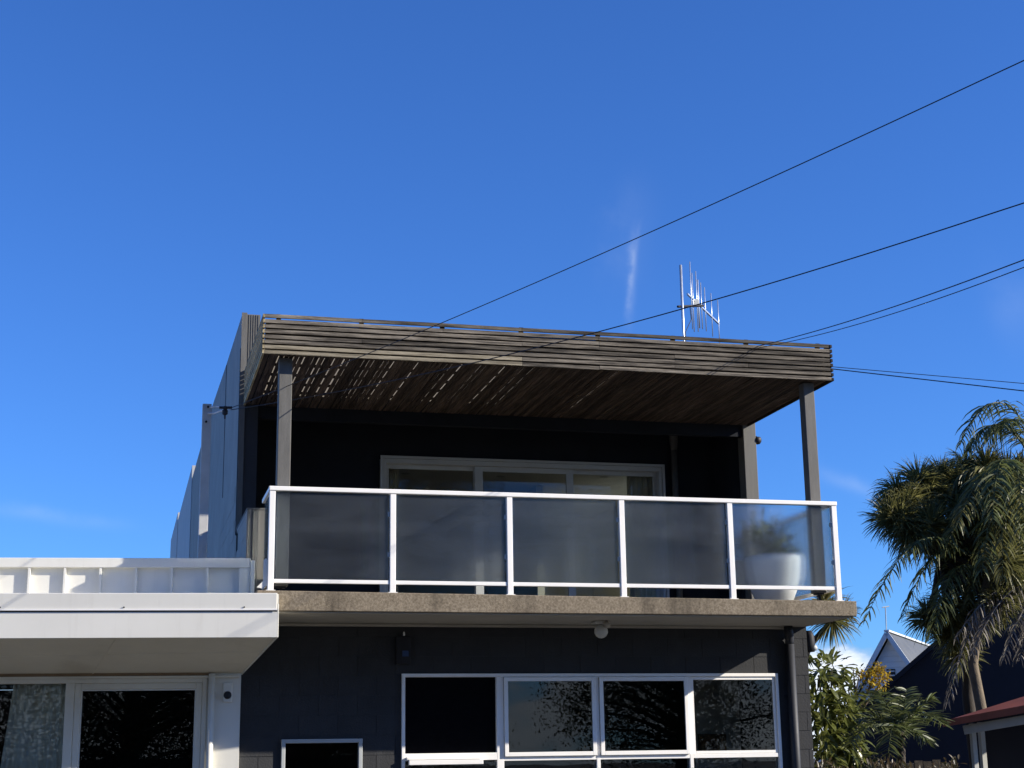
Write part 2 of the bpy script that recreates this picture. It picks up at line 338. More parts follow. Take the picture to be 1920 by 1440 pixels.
# right and left outer walls, back and roof
part('side_wall', B((XR-.19, YG+.192, GZ), (XR-.004, 30, SLB-.004)), M_paint, bld)
mb = MB()
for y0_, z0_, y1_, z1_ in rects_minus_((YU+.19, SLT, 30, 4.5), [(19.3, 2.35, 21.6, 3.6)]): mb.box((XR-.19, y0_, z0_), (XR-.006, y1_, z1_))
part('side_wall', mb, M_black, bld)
part('wing_wall', B((XR-.165, YU, SLT-.1), (XR, YU+.188, 4.55)), M_wing, bld, bevel=.006)
# left side wall: plastered upper wall with exposed block courses near the balcony
part('side_wall', MB().prism([(XL, YU, 1.2), (XL, YU, 5.01), (XL, 19.9, 5.09), (XL, 23.3, 5.25), (XL, 29.4, 5.27), (XL, 29.4, 1.2)], (.205, 0, 0)), M_side, bld, label='blue grey plastered side wall of the upper storey')
part('wing_wall', B((XL+.004, YU-.012, 1.2), (XL+.205, YU-.001, 3.95)), M_wing_shade, bld)  # end face below the canopy, darkened in colour to stand for its shade
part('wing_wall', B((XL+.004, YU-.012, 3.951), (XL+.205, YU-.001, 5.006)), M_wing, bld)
part('corner_flashing', B((XL-.006, YU-.03, 2.5), (XL+.055, YU-.013, 5.02)), M_postp, bld)
part('panel_joint', B((XL-.006, 19.88, 3.31), (XL-.0006, 19.91, 5.06)), M_rubber, bld)
part('corner_seal', B((XL-.012, YU-.012, 2.46), (XL-.0005, YU+.03, 4.6)), M_rubber, bld)
mb = MB()
for i in range(5): mb.box((XL+.075+i*.026, YU-.018, 4.0), (XL+.085+i*.026, YU-.012, 5.0))
part('panel_groove', mb, M_wing, bld)
part('rear_side_wall', B((XL-.01, 29.41, 1.2), (XL+.2, 36.2, 5.5)), M_sidep, bld)
part('rear_side_wall', B((XL-.02, 36.21, 1.2), (XL+.2, 41.0, 5.66)), M_sidep, bld)
lw = part('low_side_wall', B((XL+.012, 15.80, 1.2), (XL+.18, YU-.014, 2.505)), M_mortar, bld)
part('end_face', B((XL+.006, 15.775, 1.2), (XL+.192, 15.799, 2.512)), M_wing, lw)
part('end_board', B((XL+.055, 15.762, 1.2), (XL+.062, 15.774, 2.49)), M_mortar, lw)
part('coping', B((XL-.004, 15.768, 2.513), (XL+.196, YU-.014, 2.53)), M_postp, lw)
zz = .065
for kk in range(6, 16):
    z0 = .065+.2*kk-.2; z1 = z0+.2
    y = 15.80 + (.2 if kk % 2 else 0) - .4
    while y < 20.2:
        a, b = max(y+J/2, 15.801), y+.4-J/2
        if b > a+.03:
            lim = 2.511 if a < YU else 3.3
            if z0+J/2 < lim-.02 and not (a < YU < b):
                xx = XL if a < YU else XL-.004
                part('block', B((xx+random.uniform(-.001, .001), a, max(z0+J/2, 1.3)), (xx+.03, b, min(z1-J/2, lim))), M_side, lw)
        y += .4
# balcony slab
sl_ = part('balcony_slab', MB().hexa([(1.25, 14.95, SLB), (7.487, 14.95, SLB-.004), (7.487, 17.5, SLB-.004), (1.25, 17.5, SLB), (1.25, 14.95, 1.607), (7.492, 14.95, 1.566), (7.492, 17.5, 1.566), (1.25, 17.5, 1.607)]), M_conc, bld, bevel=.008)
mb = MB().hexa([(1.3, 14.985, SLB-.014), (7.43, 14.985, SLB-.018), (7.43, 16.145, SLB-.018), (1.3, 16.145, SLB-.014), (1.3, 14.985, SLB-.002), (7.43, 14.985, SLB-.006), (7.43, 16.145, SLB-.006), (1.3, 16.145, SLB-.002)])
part('soffit', mb, M_soff, sl_)
part('soffit_trim', B((1.3, 16.08, SLB-.045), (7.2, 16.146, SLB-.019)), M_soff, sl_, bevel=.004)
# upper storey back wall with the door opening
mb = MB()
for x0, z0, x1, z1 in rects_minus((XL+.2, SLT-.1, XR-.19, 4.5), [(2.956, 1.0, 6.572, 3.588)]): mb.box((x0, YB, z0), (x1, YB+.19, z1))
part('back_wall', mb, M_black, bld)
part('lintel_beam', B((XL+.206, YU+.03, 3.80), (XR-.166, YU+.12, 4.40)), M_black, bld)
part('eave_soffit', B((XL+.206, YU+.121, 4.1), (XR-.191, YB-.001, 4.13)), M_black, bld)
part('roof', B((XL+.206, YU+.2, 4.56), (XR+.05, 30, 4.68)), M_iron, bld)
# rooms
mb = MB().box((1.42, 23.5, 1.56), (7.25, 23.6, 4.0)); mb.box((1.41, YB+.2, 1.56), (1.43, 23.5, 4.0)); 
for y0_, z0_, y1_, z1_ in rects_minus((YB+.2, 1.56, 23.5, 4.0), [(19.3, 2.35, 21.6, 3.6)]): mb.box((7.24, y0_, z0_), (7.262, y1_, z1_))
part('room_wall', mb, M_room, bld)
part('room_ceiling', B((1.43, YB+.195, 3.72), (7.24, 23.5, 3.76)), M_ceil, bld)
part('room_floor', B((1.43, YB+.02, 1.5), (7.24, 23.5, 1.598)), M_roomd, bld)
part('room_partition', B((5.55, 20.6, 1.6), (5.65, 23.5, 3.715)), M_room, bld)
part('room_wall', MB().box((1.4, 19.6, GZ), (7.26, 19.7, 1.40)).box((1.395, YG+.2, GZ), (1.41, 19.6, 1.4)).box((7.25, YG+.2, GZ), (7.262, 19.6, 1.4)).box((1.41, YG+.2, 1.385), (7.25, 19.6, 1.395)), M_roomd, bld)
part('room_partition', B((6.62, 17.6, GZ), (7.2, 17.68, 1.38)), M_room, bld)
for xx, yy in ((3.6, 20.0), (4.9, 20.0), (6.3, 19.8)):
    part('downlight', MB().lathe([(.0, 3.712), (.05, 3.712), (.06, 3.718), (.06, 3.7195)], (xx, yy, 0), 16), M_alu, bld)

# ground floor window bank
def frame_rect(mb, x0, z0, x1, z1, y0, y1, w):
    if not isinstance(w, tuple): w = (w,)*4      # left right bottom top
    mb.box((x0, y0, z0), (x0+w[0], y1, z1)); mb.box((x1-w[1], y0, z0), (x1, y1, z1))
    mb.box((x0+w[0], y0, z0), (x1-w[1], y1, z0+w[2])); mb.box((x0+w[0], y0, z1-w[3]), (x1-w[1], y1, z1)); return mb
win = part('window', frame_rect(MB(), 2.864, -.72, 7.07, .885, YG-.035, YG+.08, .035), M_white, bld, bevel=.003, label='white framed bank of ground floor windows')
for x0, x1 in ((3.872, 3.948), (4.958, 4.998), (6.005, 6.045)): part('mullion', B((x0, YG-.03, -.684), (x1, YG+.078, .849)), M_white, win, bevel=.003)
mb = MB().box((2.90, YG-.03, .0), (3.871, YG+.06, .075)).box((3.949, YG-.028, -.012), (4.957, YG+.06, .03)).box((4.999, YG-.028, -.012), (6.004, YG+.06, .03)).box((6.046, YG-.028, -.012), (7.034, YG+.06, .03))
part('transom', mb, M_white, win, bevel=.003)
part('sill', MB().box((2.91, YG-.075, .012), (3.70, YG-.031, .04)).box((2.93, YG-.095, -.04), (3.71, YG-.031, .008)), M_white, win, bevel=.004)
part('dark_opening_sheet', B((2.90, YG+.02, .076), (3.871, YG+.026, .849)), M_opening_dark, win)  # black sheet across the open window, stands for the unlit room behind
for i, (x0, x1) in enumerate(((3.951, 4.955), (5.001, 6.002))):
    part('sash', frame_rect(MB(), x0, .032, x1, .846, YG-.055, YG-.029, .042), M_white, win, bevel=.003)
    part('pane', B((x0+.042, YG-.046, .074), (x1-.042, YG-.04, .804)), M_glass, win)
part('sash', frame_rect(MB(), 6.048, .032, 7.032, .846, YG-.02, YG+.01, .03), M_white, win, bevel=.003)
part('pane', B((6.078, YG-.008, .062), (7.002, YG-.002, .816)), M_glass, win)
for x0, x1 in ((2.90, 3.871), (3.949, 4.957), (4.999, 6.004), (6.046, 7.034)):
    part('pane', B((x0, YG+.01, -.684), (x1, YG+.016, -.013)), M_glass, win)
sw = part('window', frame_rect(MB(), 1.634, -.55, 2.458, .232, YG-.04, YG+.06, .04), M_alu, bld, bevel=.005, label='small grey framed window beside the white window bank')
part('pane', B((1.674, YG+.0, -.51), (2.418, YG+.006, .192)), M_glass, sw)
part('sash_bar', B((1.674, YG-.01, -.12), (2.418, YG+.012, -.08)), M_alu, sw)
part('meter_panel', B((2.80, YG-.05, .98), (2.955, YG-.004, 1.27)), M_dkmetal, bld, bevel=.006)
part('meter_label', B((2.865, YG-.053, 1.06), (2.93, YG-.0505, 1.12)), M_blue, bld)
part('meter_tip', MB().lathe([(0, .045), (.009, .035), (.011, 0), (0, 0)], (2.885, YG-.03, 1.275), 10), M_white, bld)
# picture and wall bits behind the right-hand pane
part('room_picture', B((6.66, 17.56, -.02), (7.0, 17.598, .26)), M_pict, bld)
# upper sliding door
YD = YB-.02
door = part('sliding_door', frame_rect(MB(), 2.987, 1.60, 6.541, 3.557, YD-.02, YD+.16, (.039, .039, .05, .054)), M_alu, bld, bevel=.004, label='wide grey aluminium sliding door onto the balcony')
part('architrave', frame_rect(MB(), 2.956, 1.60, 6.572, 3.588, YD-.04, YD-.021, (.03, .03, .0, .03)), M_alu, door)
mb = MB(); frame_rect(mb, 3.027, 1.651, 4.23, 3.502, YD+.08, YD+.12, (.05, .1, .09, .05))
frame_rect(mb, 4.135, 1.651, 5.39, 3.50, YD+.03, YD+.07, (.1, .09, .09, .06)); frame_rect(mb, 5.32, 1.651, 6.50, 3.502, YD+.08, YD+.12, (.06, .05, .09, .05))
part('door_sash', mb, M_alu, door, bevel=.003)
part('pane', B((3.077, YD+.098, 1.741), (4.13, YD+.104, 3.452)), M_glass, door)
part('pane', B((4.235, YD+.048, 1.741), (5.30, YD+.054, 3.44)), M_glass, door)
part('pane', B((5.38, YD+.098, 1.741), (6.45, YD+.104, 3.452)), M_glass, door)
part('blind_rail', B((3.05, YD+.20, 3.47), (4.08, YD+.23, 3.50)), M_white, door)

mb = MB()
for a_, b_ in (((19.302, 2.352), (19.34, 3.598)), ((21.56, 2.352), (21.598, 3.598)), ((19.341, 2.352), (21.559, 2.39)), ((19.341, 3.56), (21.559, 3.598))): mb.box((XR-.12, a_[0], a_[1]), (XR-.02, b_[0], b_[1]))
sw2 = part('window', mb, M_alu, bld)
part('pane', B((XR-.075, 19.342, 2.392), (XR-.069, 21.558, 3.558)), M_glass, sw2)
# curtains
def curtain(x0, x1, y, z0, z1, n, amp, label, taper=0, dirv=(1, 0), org=None, waist=0):
    mb = MB(); nx = n*10; nz = 14; vv = []; ff = []
    for j in range(nz+1):
        t = j/nz; zz_ = z1+(z0-z1)*t
        for i in range(nx+1):
            s_ = i/nx; a = x0+(x1-x0)*s_; a = a - taper*t*(1-s_)
            off = amp*math.sin(s_*n*2*math.pi+.6*math.sin(s_*9))*(.6+.4*t)+.01*math.sin(s_*23+t*3)
            vv.append((a*dirv[0]-off*dirv[1]*-1*0 + (org[0] if org else 0) - dirv[1]*off, (org[1] if org else y) + a*dirv[1] + off*dirv[0], zz_))
    for j in range(nz):
        for i in range(nx): q = j*(nx+1)+i; ff.append((q, q+1, q+nx+2, q+nx+1))
    mb.add(vv, ff); o = single('curtain', mb, M_curt, label, 'curtain', 'curtains behind the glass', smooth=True)
    md = o.modifiers.new('thick', 'SOLIDIFY'); md.thickness = .004; return o
curtain(3.03, 3.24, YD+.30, 1.62, 3.55, 4, .035, 'pale curtain gathered at the left end of the balcony sliding door')
curtain(6.18, 6.52, YD+.30, 1.62, 3.55, 5, .035, 'pale curtain gathered at the right end of the balcony sliding door')

# pipes and fittings on the charcoal building
p0, p1 = at(1259, 812, YB-.05), at(1262, 850, YB-.05)
dp = thing('downpipe', 'grey downpipe with wide top on the dark balcony wall beside the sliding door', 'downpipe', (p1.x, YB-.05, 1.6))
part('pipe', MB().tube([(p1.x+.01, YB-.055, 3.80), (p1.x+.01, YB-.055, 1.61)], .04, 12), M_postp, dp, True)
part('rain_head', MB().lathe([(.0, 3.78), (.042, 3.78), (.055, 3.88), (.055, 4.05), (0, 4.05)], (p1.x+.01, YB-.06, 0), 12), M_postp, dp)
dp = thing('downpipe', 'black downpipe with bent top at the corner beside the white window bank', 'downpipe', (7.20, YG-.06, GZ))
part('pipe', MB().tube([(7.215, YG-.06, -1.5), (7.215, YG-.06, 1.2)], .052, 14), M_rubber, dp, True)
part('elbow', MB().tube([(7.215, YG-.06, 1.19), (7.215, YG-.07, 1.25), (7.19, YG-.12, 1.31), (7.17, YG-.15, 1.385)], .05, 14), M_rubber, dp, True)
part('pipe_clip', B((7.15, YG-.03, .62), (7.28, YG-.002, .65)), M_dkmetal, dp)
o_ = thing('floodlight', 'black floodlight with shiny round front on the wall corner under the slab', 'light', (XR+.05, YG+.1, 1.2))
part('housing', MB().lathe([(0, 1.12), (.05, 1.125), (.06, 1.2), (.055, 1.30), (.03, 1.36), (0, 1.36)], (XR+.055, YG+.05, 0), 16), M_dkmetal, o_, True)
part('lens', MB().lathe([(0, 1.135), (.035, 1.14), (.045, 1.17), (.03, 1.20), (0, 1.205)], (XR+.095, YG+.04, 0), 14), M_alu, o_, True)
part('bracket', B((XR, YG+.03, 1.29), (XR+.04, YG+.07, 1.33)), M_dkmetal, o_)
lp = atz(1127, 1166, SLB-.02)
lamp = thing('porch_light', 'round white porch light hanging from the balcony soffit', 'light', (lp.x, 15.62, SLB-.02))
c = at(1127, 1183, 15.62)
part('mount', B((c.x-.085, 15.54, SLB-.05), (c.x+.05, 15.7, SLB-.019)), M_globe, lamp, bevel=.008)
part('globe', MB().lathe([(0, -.078), (.03, -.072), (.056, -.053), (.072, -.02), (.07, .015), (.052, .045), (.036, .058), (0, .058)], (c.x, 15.62, c.z), 24), M_globe, lamp, True)
part('sensor', MB().tube([(c.x+.035, 15.58, c.z+.085), (c.x+.035, 15.50, c.z+.05)], .034, 14), M_soff, lamp, True)
dm = thing('security_camera', 'small black dome camera on the right balcony wall', 'camera', (XR, YU+.05, 3.76))
part('dome', MB().lathe([(0, -.055), (.03, -.047), (.048, -.02), (.05, .01), (.04, .035), (0, .045)], (XR+.03, YU+.03, 3.765), 16), M_rubber, dm, True)
part('plate', B((XR, YU+.0, 3.73), (XR+.012, YU+.06, 3.81)), M_dkmetal, dm)

# ------------------------------------------------------------------ slatted balcony canopy
CX0, CX1, CY0, CY1, CZ0, CZ1 = 1.265, 7.35, 14.90, 17.36, 3.93, 4.352
can = thing('slatted_canopy', 'weathered timber slatted canopy on two grey posts over the balcony', 'canopy', (4.3, 15.1, SLT))
joists = [1.40+i*(7.22-1.40)/7 for i in range(8)]
P8 = (CZ1-CZ0)/8
for i in range(8):
    z0 = CZ0+i*P8+.003; zz0, zz1 = z0, z0+.0355
    cuts = [CX0] + sorted(random.sample(joists[1:7], 2)) + [CX1]
    for a, b in zip(cuts[:-1], cuts[1:]):
        g0 = .0015 if a > CX0 else 0; g1 = .0015 if b < CX1 else 0
        dy, dz, sag = random.uniform(-.002, .002), random.uniform(-.002, .002), random.uniform(-.003, .003)
        y0, y1 = CY0+dy, CY0+.022+dy; m_ = (a+b)/2
        mb = MB(); xs = [a+g0, m_, b-g1]; vv = []
        for xx, s_ in zip(xs, (0, sag, random.uniform(-.002, .002))):
            vv += [(xx, y0, zz0+dz+s_), (xx, y1, zz0+dz+s_), (xx, y1, zz1+dz+s_), (xx, y0, zz1+dz+s_)]
        ff = [(3, 2, 1, 0), (8, 9, 10, 11)]
        for q in (0, 4):
            for e in range(4): ff.append((q+e, q+(e+1) % 4, q+4+(e+1) % 4, q+4+e))
        mb.add(vv, ff)
        part('front_slat', mb, M_slatp if (i < 2 and a < 3.5) or (i == 0 and random.random() < .5) else M_slatx, can)
    part('side_slat', B((CX0-.022, CY0+.0, zz0), (CX0-.0005, CY1, zz1)), M_slaty, can)
    part('side_slat', B((CX1+.0005, CY0-.004, zz0-.004), (CX1+.022, CY1, zz1-.006)), M_frame, can)
part('front_beam', B((CX0+.01, CY0+.06, CZ0+.062), (CX1-.01, CY0+.105, CZ1-.092)), M_frame, can)
part('front_beam', B((CX0+.01, CY1-.05, CZ0+.04), (CX1-.01, CY1-.005, CZ1-.10)), M_frame, can)
for jx in joists:
    part('joist', B((jx-.022, CY0+.024, CZ0+.045), (jx+.022, CY0+.059, CZ1-.005)), M_frame, can)
    part('joist', B((jx-.022, CY0+.106, CZ0+.04), (jx+.022, CY1-.051, CZ0+.124)), M_frame, can)
for yy in (15.42, 15.85, 16.28, 16.70, 17.1):
    part('purlin', B((CX0+.02, yy-.022, CZ0+.125), (CX1-.02, yy+.022, CZ0+.148)), M_frame, can)
for xx in (CX0+.03, CX1-.07): part('edge_beam', B((xx, CY0+.106, CZ0+.04), (xx+.04, CY1-.06, CZ0+.124)), M_frame, can)
part('roofing_sheet', B((CX0+.01, CY0+.03, CZ0+.150), (CX1-.01, CY1, CZ0+.155)), M_poly, can)
uw, uh, pitch = .0405, .0125, .0505
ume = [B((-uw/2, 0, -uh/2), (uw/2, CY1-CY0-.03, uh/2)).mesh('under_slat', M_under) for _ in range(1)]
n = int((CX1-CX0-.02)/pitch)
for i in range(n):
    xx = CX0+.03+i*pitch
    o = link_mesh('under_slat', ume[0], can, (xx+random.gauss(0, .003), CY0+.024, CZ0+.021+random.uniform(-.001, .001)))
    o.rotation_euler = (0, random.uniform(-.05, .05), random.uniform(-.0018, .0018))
# posts
for xa, xb in ((1.428, 1.558), (7.083, 7.205)):
    po = part('post', B((xa, 15.05, SLT+.06), (xb, 15.18, CZ0+.005)), M_postp, can, bevel=.006)
    part('post_foot', MB().box((xa+.02, 15.07, SLT+.045), (xb-.02, 15.16, SLT+.06)).box(((xa+xb)/2-.012, 15.1, 1.56), ((xa+xb)/2+.012, 15.13, SLT+.045)), M_dkmetal, po)

# ------------------------------------------------------------------ balustrade
rail = thing('balcony_balustrade', 'white aluminium balustrade with frosted glass panels along the balcony', 'balustrade', (4.3, 15, SLT))
PX = [1.3835+i*1.186 for i in range(6)]
def sl_top(x): return 1.607+(1.566-1.607)*(x-1.25)/6.24
part('top_rail', B((PX[0]-.035, 14.968, 2.578), (PX[5]+.035, 15.035, 2.622)), M_white, rail, bevel=.006)
for x in PX:
    po = part('post', B((x-.029, 14.975, sl_top(x)+.008), (x+.029, 15.03, 2.577)), M_white, rail, bevel=.004)
    part('base_plate', B((x-.045, 14.965, sl_top(x)-.001), (x+.045, 15.06, sl_top(x)+.007)), M_white, po)
for a, b in zip(PX[:-1], PX[1:]):
    part('bottom_rail', B((a+.03, 14.985, 1.682), (b-.03, 15.02, 1.720)), M_white, rail, bevel=.004)
    part('glass_panel', B((a+.042, 14.998, 1.7205), (b-.048, 15.006, 2.5775)), M_frost, rail)
    mb = MB()
    for zz in (1.95, 2.35): mb.box((b-.052, 14.99, zz), (b-.0295, 15.014, zz+.045))
    part('glass_clip', mb, M_alu, rail)
# returns
for x, y1 in ((PX[0], 15.774), (PX[5], YU-.002)):
    part('return_top_rail', B((x-.032, 15.036, 2.578), (x+.032, y1, 2.622)), M_white, rail, bevel=.005)
    part('return_bottom_rail', B((x-.018, 15.031, 1.682), (x+.018, y1, 1.720)), M_white, rail, bevel=.004)
    part('return_glass_panel', B((x-.004, 15.06, 1.7205), (x+.004, y1-.03, 2.5775)), M_frost, rail)
part('end_bracket', MB().prism([(PX[0]-.085, 15.0, 1.63), (PX[0]-.03, 15.0, 1.66), (PX[0]-.03, 15.0, 1.90), (PX[0]-.045, 15.0, 1.92), (PX[0]-.07, 15.0, 1.90), (PX[0]-.07, 15.0, 1.70), (PX[0]-.13, 15.0, 1.64)], (0, .012, 0)), M_cream, rail)

# ------------------------------------------------------------------ potted plant
pc = (6.86, 15.62, sl_top(6.86))
pot = thing('potted_plant', 'tall white rounded pot with a scraggly plant behind the last frosted panel', 'potted plant', pc)
part('pot', MB().lathe([(0, .0), (.16, .0), (.19, .03), (.245, .16), (.285, .33), (.30, .46), (.295, .53), (.275, .535), (.27, .48), (.0, .47)], pc, 40), M_pot, pot, True)
part('soil', MB().lathe([(0, .485), (.268, .482)], pc, 24), M_soil, pot)

# ------------------------------------------------------------------ foliage helpers
def strip(mb, pts, w, side, fold=.0):
    """tapered leaf blade along pts; side = unit vector across"""
    n = len(pts); vv = []; ff = []
    for i, p in enumerate(pts):
        t = i/(n-1); ww = w*(.55+.9*t if t < .3 else (1-((t-.3)/.7)**2)*.82+.0)*.5
        if i == n-1: ww = w*.04
        vv += [p-side*ww, p+side*ww]
    for i in range(n-1): ff.append((2*i, 2*i+1, 2*i+3, 2*i+2))
    mb.add(vv, ff)
def rv(s=1): return Vector((random.gauss(0, s), random.gauss(0, s), random.gauss(0, s)))
def frond(base, az, el, length, droop, leaf, n=34, w=.035, hang=.5, mbr=None, spread=.9, twist=0, r0=.018):
    """arching pinnate palm frond; returns (rachis mesh builder joined with leaflets)"""
    mb = MB(); base = Vector(base); p = base.copy(); d = Vector((math.cos(az)*math.cos(el), math.sin(az)*math.cos(el), math.sin(el)))
    seg = 14; pts = [p.copy()]; step = length/seg
    for i in range(seg):
        d = (d+Vector((0, 0, -droop*(i+1)/seg*.25))).normalized(); p = p+d*step; pts.append(p.copy())
    mb.tube(pts, [r0*(1-.85*i/seg) for i in range(seg+1)], 5)
    for i in range(n):
        t = .14+.86*(i+random.uniform(-.3, .3))/n; t = min(max(t, .1), .995); q = t*seg; a = int(q); fr = q-a; a = min(a, seg-1)
        c_ = pts[a].lerp(pts[a+1], fr); dd = (pts[a+1]-pts[a]).normalized(); sd = dd.cross(Vector((0, 0, 1))).normalized(); upv = sd.cross(dd)
        ll = leaf*(math.sin(math.pi*min(1, .12+t*.86))**.6)*random.uniform(.8, 1.1)
        for s_ in (-1, 1):
            v = (sd*s_*spread+dd*(.55+.3*t)+upv*random.uniform(-.05, .45)).normalized(); ps = [c_.copy()]; x = c_.copy()
            for k_ in range(4):
                v = (v+Vector((0, 0, -hang*random.uniform(.25, .5)))).normalized(); x = x+v*ll/4; ps.append(x.copy())
            sdv = v.cross(dd).normalized() if v.cross(dd).length > .01 else sd
            sdv = (sdv+rv(.25)).normalized(); strip(mb, ps, w, sdv)
    return mb
def strap_head(center, n, length, w, droop=.45, up=.15, axis=(0, 0, 1)):
    mb = MB(); c_ = Vector(center); ax = Vector(axis).normalized()
    for i in range(n):
        d = rv().normalized(); d = (d+ax*(up+.35)).normalized(); ll = length*random.uniform(.7, 1.08); ps = [c_+d*.03]; x = ps[0].copy(); v = d.copy()
        for k_ in range(5):
            v = (v+Vector((0, 0, -droop*(.05+.09*k_)*random.uniform(.4, 1.5)))).normalized(); x = x+v*ll/5; ps.append(x.copy())
        sd = v.cross(rv()).normalized(); strip(mb, ps, w*random.uniform(.8, 1.2), sd)
    return mb
def leaf(mb, base, d, length, w, fold=.25):
    d = d.normalized(); s_ = d.cross(Vector((0, 0, 1))); s_ = s_.normalized() if s_.length > .01 else Vector((1, 0, 0)); s_ = (s_+rv(.3)).normalized(); nrm = s_.cross(d).normalized()
    P = []
    for t, ww, dz in ((0, .05, 0), (.3, .85, -.02), (.6, 1, -.06), (.85, .55, -.13), (1, .04, -.2)):
        c_ = base+d*length*t+Vector((0, 0, dz*length)); P += [c_-s_*w/2*ww+nrm*w*fold*ww*.5, c_, c_+s_*w/2*ww+nrm*w*fold*ww*.5]
    ff = []
    for i in range(4):
        q = 3*i; ff += [(q, q+1, q+4, q+3), (q+1, q+2, q+5, q+4)]
    mb.add(P, ff)
# plant in the pot
mb = MB(); b0 = Vector(pc)+Vector((0, 0, .48))
for i in range(44):
    e = b0+Vector((random.uniform(-.2, .2), random.uniform(-.15, .15), 0)); tip = e+Vector((random.uniform(-.14, .14), random.uniform(-.1, .1), random.uniform(.08, .52)))
    mb.tube([e, (e+tip)/2+rv(.015), tip], .005, 5)
    for k_ in range(5): leaf(mb, e.lerp(tip, random.uniform(.3, 1)), rv()+Vector((0, 0, .4)), random.uniform(.09, .18), .05)
part('foliage', mb, M_young, pot)
mb = MB().tube([b0+Vector((.1, 0, 0)), b0+Vector((.12, .01, .25)), b0+Vector((.15, .02, .42))], .012, 6).tube([b0+Vector((.12, .01, .25)), b0+Vector((-.06, .02, .27))], .007, 6)
part('stem', mb, M_trunk, pot)

# ------------------------------------------------------------------ off white building on the left
FA = Vector((.9940, -.1094, 0)); FN = Vector((.1094, .9940, 0)); FP = Vector((1.441, 14.85, 0)); WP = Vector((1.21, 16.10, 0))
def fw(u, v, z, org=None):   # u metres to the right along the facade (negative = left), v metres into the building
    q = (org or FP)+FA*u+FN*v; return Vector((q.x, q.y, z))
def fbox(u0, v0, z0, u1, v1, z1, org=None, mb=None):
    return (mb or MB()).hexa([fw(u0, v0, z0, org), fw(u1, v0, z0, org), fw(u1, v1, z0, org), fw(u0, v1, z0, org), fw(u0, v0, z1, org), fw(u1, v0, z1, org), fw(u1, v1, z1, org), fw(u0, v1, z1, org)])
UL = -7
wb = thing('white_building', 'low off white building with deep fascia and ribbed parapet beside the charcoal building', 'building', (-2, 17, GZ))
part('fascia', fbox(UL, 0, 1.154, 0, .03, 1.394), M_cream, wb, bevel=.003)
part('fascia_edge', fbox(.0005, .0, 1.155, .010, .03, 1.56), M_cream, wb)
part('gutter', MB().hexa([fw(UL, -.006, 1.412), fw(-.003, -.006, 1.412), fw(-.003, .10, 1.412), fw(UL, .10, 1.412), fw(UL, -.012, 1.570), fw(-.003, -.012, 1.570), fw(-.003, .10, 1.570), fw(UL, .10, 1.570)]), M_cream, wb, bevel=.006)
part('gutter_lip', fbox(UL, -.018, 1.406, -.003, -.0125, 1.422), M_white, wb, bevel=.003)
mb = MB()
for u in (-.31, -1.42, -2.54, -3.6):
    q = fw(u, -.006, 1.437); mb.tube([q, q-FN*.012], .007, 8)
part('gutter_bolt', mb, M_dkmetal, wb)
part('gutter_back', fbox(UL, .012, 1.395, -.004, .1, 1.411), M_rubber, wb)
# soffit: two boards sloping down to the wall
def soff_pt(px, t, dz=0): return None
sA0, sA1 = fw(UL, .03, 1.17), fw(0, .03, 1.17); sB1 = Vector((WP.x-.002, WP.y+.02, .885)); sB0 = sB1-FA*5.6-FA*1.4; sB0.z = .89
def quad_slab(a, b, c_, d, th=.02):
    u_ = Vector((0, 0, th)); return MB().hexa([a, b, c_, d, a+u_, b+u_, c_+u_, d+u_])
t0, t1 = .62, .40
mA0, mA1 = sA0.lerp(sB0, .66), sA1.lerp(sB1, .40)
part('soffit_board', quad_slab(sA0, sA1, mA1, mA0), M_soffw, wb)
part('soffit_board', quad_slab(mA0+Vector((0, 0, -.004)), mA1+Vector((0, 0, -.004)), sB1, sB0), M_soffw, wb)
jn = sA0.lerp(sA1, 1-.0)  # cross joint
q0 = atz(222, 1197, 1.155); q0 = sA1 - FA*((sA1-Vector((q0.x, q0.y, 1.17))).dot(FA)); q1 = sB1-FA*((sB1-q0).dot(FA))
q1 = q0+(sB1-sA1); part('soffit_batten', MB().bar(q0-Vector((0, 0, .003)), q1-Vector((0, 0, .003)), .012, .006), M_soffw, wb)
part('barge_board', MB().hexa([sA1+Vector((-.0, 0, -.012)), sA1+Vector((.014, 0, -.012)), sB1+Vector((.014, 0, -.012)), sB1+Vector((0, 0, -.012)), sA1+Vector((0, 0, .3)), sA1+Vector((.014, 0, .3)), sB1+Vector((.014, 0, .6)), sB1+Vector((0, 0, .6))]), M_cream, wb)
part('roof', fbox(UL, .11, 1.50, -.02, 9, 1.53), M_cream, wb)
# wall with the window openings (u measured from WP)
wh = .875
def uw_of(px, py=1300):
    d = ray(px, py); s_ = WP.dot(FN)/d.dot(FN); return (d*s_-WP).dot(FA)
u_wl, u_wr = uw_of(-140), uw_of(388)
mb = MB()
fbox(u_wr, 0, GZ, 0, .15, wh+.02, WP, mb); fbox(UL, 0, GZ, u_wl, .15, wh+.02, WP, mb); fbox(u_wl, 0, .845, u_wr, .15, wh+.02, WP, mb); fbox(u_wl, 0, GZ, u_wr, .15, -.9, WP, mb)
part('wall', mb, M_cream, wb)
part('wood_strip', fbox(UL, -.03, .868, u_wr+.03, -.002, .90, WP), M_brown, wb)
part('wood_strip', fbox(UL, -.045, .845, -.02, -.002, .866, WP), M_soffw, wb)
a0, a1, a2, a3 = uw_of(-120), uw_of(125), uw_of(136), uw_of(376)
ww = part('window', MB(), M_cream, wb) if False else None
mb = MB()
def frect(mb, u0, z0, u1, z1, v0, v1, w):
    fbox(u0, v0, z0, u0+w, v1, z1, WP, mb); fbox(u1-w, v0, z0, u1, v1, z1, WP, mb); fbox(u0+w, v0, z0, u1-w, v1, z0+w, WP, mb); fbox(u0+w, v0, z1-w, u1-w, v1, z1, WP, mb)
